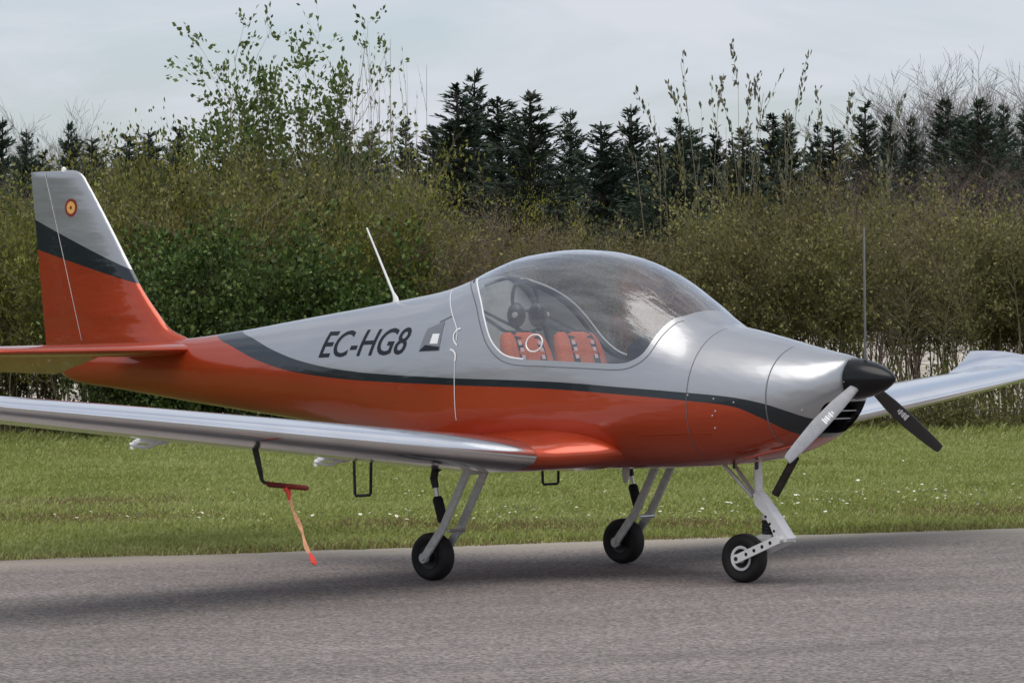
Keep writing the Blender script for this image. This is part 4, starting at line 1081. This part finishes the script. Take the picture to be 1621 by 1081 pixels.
# --- tall bare trees on the skyline
CFG_T = [(13, .46, .42, .04, 8, .05, .30), (9, .50, .40, .07, 5, .08, .2), (8, .45, .42, .10, 4, .06, .2), (0, 0, 0, .12, 3, .04)]
def bare_tree(seed):
    r = np.random.default_rng(seed); segs = []; tips = []
    grow(r, (0, 0, -.1), (0, 0, 1), 9.5, .12, 0, CFG_T, segs, tips)
    zk = 10.0/max(s_[1][2] for s_ in segs)
    segs = [((a[0], a[1], a[2]*zk), (b[0], b[1], b[2]*zk), q, w_) for a, b, q, w_ in segs]
    segs = [(a, b, max(q, .009), max(w_, .0055)) for a, b, q, w_ in segs]
    V, F = prisms([s_ for s_ in segs if s_[2] > .0095], 5); V2, F2 = prisms([s_ for s_ in segs if s_[2] <= .0095], 3)
    return fast_mesh('bare_trunk', V, F), fast_mesh('bare_twigs', V2, F2)
bt = [bare_tree(300+i) for i in range(3)]
for i, (px, py) in enumerate(((1420, 125), (1448, 112), (1478, 95), (1515, 72), (1550, 90), (1585, 80), (1622, 60), (1680, 80), (75, 155), (105, 150), (140, 155))):
    D = 138+((i*7) % 9); H = py2z(px, py, D)-float(fz(D)); wq = .9 if px > 500 else .6
    put('bare_tree', bt[i % 3], (M_twig_pale, M_twig_pale), px2a(px, D), D, i*1.9, (wq, wq, H/10.0), ('tall leafless pale grey tree on the skyline behind the spruces, ' if px > 500 else 'small leafless grey tree on the skyline, ')+landmark(px), 'tree', 'bare trees on the skyline', parts=('trunk', 'crown'))

# --- out-of-frame tree belt, added so the glossy side paint mirrors something dark
rb_ = np.random.default_rng(77); C = []
for t in np.arange(-70, 19, 2.6):
    hh_ = rb_.uniform(9, 13); w_ = rb_.uniform(2.5, 4); p = Vector((-5, 0, 0))+RI*float(-72+rb_.uniform(-4, 4)-abs(t)*.1)+Vector((RI.y, -RI.x, 0))*float(t)
    m_ = 150; u_ = rb_.normal(size=(m_, 3)); u_ /= np.linalg.norm(u_, axis=1, keepdims=True); u_ *= rb_.uniform(.5, 1, (m_, 1))
    C.append(np.array([p.x, p.y, hh_*.52])+u_*np.array([w_, w_, hh_*.5]))
V, F, rn = leaf_quads(np.concatenate(C), 1.5, rb_, 0, .8)
tag(link_mesh('added_tree_belt', fast_mesh('added_tree_belt', V, F, {'rnd': rn}), M_leaf_dark), 'unseen dark tree belt added past the rudder for the paint to mirror', 'trees', kind='stuff')

# ------------------------------------------------------------------ grass and daisies
def scatter(n, t0, t1, d0, d1, r):
    """points on the grass: t along the runway edge, d away from it"""
    t = r.uniform(t0, t1, n); d = d0+(d1-d0)*r.uniform(0, 1, n)
    return t, d
rg_ = np.random.default_rng(11)
Cn = np.array([CAM.x, CAM.y]); fwh = np.array([FW.x, FW.y])/math.hypot(FW.x, FW.y); rih = np.array([RI.x, RI.y])
e0 = np.array([E0.x, E0.y]); en = np.array([EN.x, EN.y])
def lawn(n, Dmin, Dmax, pw=1.0):
    D = Dmin+(Dmax-Dmin)*rg_.uniform(0, 1, n)**pw; a = rg_.uniform(-1, 1, n)*(D*.150+1.6)
    P = Cn+D[:, None]*fwh+a[:, None]*rih
    off = -(P-e0)@en                       # distance into the grass
    k = off > -.05-.05*np.sin(P[:, 0]*3.1+P[:, 1]*2.3)
    return P[k], D[k], off[k]
def blades(P, hgt, wid, r):
    k = len(P); a = r.uniform(0, 6.283, k); ln = r.uniform(.1, .75, k); dx = np.cos(a)*ln; dy = np.sin(a)*ln
    px_ = -np.sin(a)*wid; py_ = np.cos(a)*wid; z0 = np.zeros(k)-.004
    b0 = np.stack([P[:, 0]-px_, P[:, 1]-py_, z0], 1); b1 = np.stack([P[:, 0]+px_, P[:, 1]+py_, z0], 1)
    m0 = np.stack([P[:, 0]+dx*hgt*.35+px_*.8, P[:, 1]+dy*hgt*.35+py_*.8, hgt*.6], 1)
    tp = np.stack([P[:, 0]+dx*hgt, P[:, 1]+dy*hgt, hgt*(1-.25*ln)], 1)
    V = np.stack([b0, b1, m0, tp], 1); F = (np.arange(k)*4)[:, None]+np.array([[0, 1, 2, 3]])
    return V.reshape(-1, 3), F
P, D, off = lawn(560000, 21.5, 52, 1.25)
patch_ = .5+.5*np.sin(P[:, 0]*.9+np.sin(P[:, 1]*.7)*2)*np.sin(P[:, 1]*1.1+np.sin(P[:, 0]*.6)*2)
back = np.clip((D-43.5)/3, 0, 1)
h = (.024+.038*rg_.uniform(0, 1, len(P))**1.5+.028*patch_)*(1+2.2*back*rg_.uniform(0, 1, len(P)))
h *= np.where(off < .25, .55+1.8*np.clip(off, 0, .25), 1.0)
V, F = blades(P, h, .0028+.0022*rg_.uniform(0, 1, len(P))+.00008*(D-20), rg_)
dry = np.clip(.62-.9*np.abs(patch_-.5), 0, 1)
# dry spots: two brown patches and the scorched verge
rn = np.clip(rg_.normal(.50, .17, len(P)), 0, 1)
for fq, am in ((.8, .10), (1.9, .08), (4.3, .07)):
    rn = rn+am*np.sin(P[:, 0]*fq+2*np.sin(P[:, 1]*fq*.8+fq))*np.sin(P[:, 1]*fq*1.1+2*np.sin(P[:, 0]*fq*.7))
rn = np.clip(rn, 0, 1)
spot = np.zeros(len(P))
for (px, py, rad) in ((95, 825, .9), (140, 800, .8), (620, 835, .6), (830, 838, .7), (1100, 835, .6), (1560, 815, .9)):
    d_ = FW*FPX + R2*(px-810.5)+U2*(540.5-py); t_ = -CAM.z/d_.z; q = CAM+d_*t_
    spot = np.maximum(spot, np.exp(-((P[:, 0]-q.x)**2+(P[:, 1]-q.y)**2)/rad**2))
spot = np.maximum(spot, np.exp(-np.clip(off, 0, 9)/.18)*.9)
rn = np.where(rg_.uniform(0, 1, len(P)) < spot*.65, rg_.uniform(0, .12, len(P)), np.clip(.25+rn*.75, .2, 1))
def grass_mat():
    mt, n, l, b = new_mat("grass_blades"); o = n['Material Output']
    at_ = n.new('ShaderNodeAttribute'); at_.attribute_name = 'rnd'
    r = n.new('ShaderNodeValToRGB'); e = r.color_ramp.elements
    e[0].position = 0; e[0].color = (.20, .15, .07, 1); e[1].position = 1; e[1].color = (.50, .52, .23, 1)
    for p_, c_ in ((.14, (.30, .23, .10)), (.22, (.18, .215, .045)), (.6, (.34, .375, .105))):
        x = e.new(p_); x.color = (*c_, 1)
    l.new(at_.outputs['Fac'], r.inputs[0]); l.new(r.outputs[0], b.inputs['Base Color']); b.inputs['Roughness'].default_value = .6
    b.inputs['Specular IOR Level'].default_value = .3
    tl = n.new('ShaderNodeBsdfTranslucent'); l.new(r.outputs[0], tl.inputs[0]); ms = n.new('ShaderNodeMixShader'); ms.inputs[0].default_value = .35
    l.new(b.outputs[0], ms.inputs[1]); l.new(tl.outputs[0], ms.inputs[2]); l.new(ms.outputs[0], o.inputs[0]); return mt
go = link_mesh('grass', fast_mesh('grass', V, F, {'rnd': np.repeat(rn, 4)}), grass_mat())
tag(go, 'short green grass verge between the runway and the hedge', 'grass', kind='stuff')

# daisies, in drifts near the runway
Pd = []
for (px, py, n_, ra, rd_) in ((250, 835, 34, 1.0, .5), (400, 838, 26, .8, .35), (560, 800, 14, 1.2, 1.2), (700, 838, 30, .8, .35), (830, 830, 44, .8, .4), (900, 815, 22, .8, .7), (1110, 835, 30, .8, .3), (1050, 820, 18, 1.0, .7),
                             (1290, 812, 34, .9, .6), (1400, 797, 40, 1.0, .35), (1470, 812, 26, .9, .4), (1570, 795, 34, 1.0, .6), (1450, 755, 14, 2.2, 2.0), (300, 740, 10, 2.5, 2.5), (900, 760, 16, 3.0, 2.5), (1250, 740, 14, 2.6, 2.0), (650, 790, 10, 2, 1.5)):
    d_ = FW*FPX + R2*(px-810.5)+U2*(540.5-py); t_ = -CAM.z/d_.z; q = CAM+d_*t_
    for k in range(int(n_*1.8)):
        g1, g2 = rg_.normal(), rg_.normal(); p = np.array([q.x, q.y])+rih*g1*ra*.5+fwh*g2*rd_
        if -(p-e0)@en > .15: Pd.append(p)
V = []; F = []; mi = []
for p in Pd:
    hz = rg_.uniform(.085, .13); rr_ = rg_.uniform(.008, .016); tx, ty = rg_.normal(size=2)*.25-0.25*fwh
    b = len(V); V.append((p[0], p[1], hz+.002))
    for k in range(9):
        q = 6.283*k/9; cx_, cy_ = rr_*math.cos(q), rr_*math.sin(q); V.append((p[0]+cx_, p[1]+cy_, hz+cx_*tx+cy_*ty))
    for k in range(9): F.append((b, b+1+k, b+1+(k+1) % 9)); mi.append(0)
    c = len(V); V.append((p[0], p[1], hz+.008))
    for k in range(6):
        q = 6.283*k/6; V.append((p[0]+rr_*.36*math.cos(q), p[1]+rr_*.36*math.sin(q), hz+.005))
    for k in range(6): F.append((c, c+1+k, c+1+(k+1) % 6)); mi.append(1)
me = bpy.data.meshes.new('daisies'); me.from_pydata(V, [], F); me.materials.append(pbr("daisy_white", (.80, .79, .72), .7)); me.materials.append(pbr("daisy_yellow", (.7, .5, .06), .7))
me.polygons.foreach_set('material_index', mi); me.update()
tag(link_mesh('daisies', me), 'small white daisies scattered through the grass verge', 'flowers', kind='stuff')
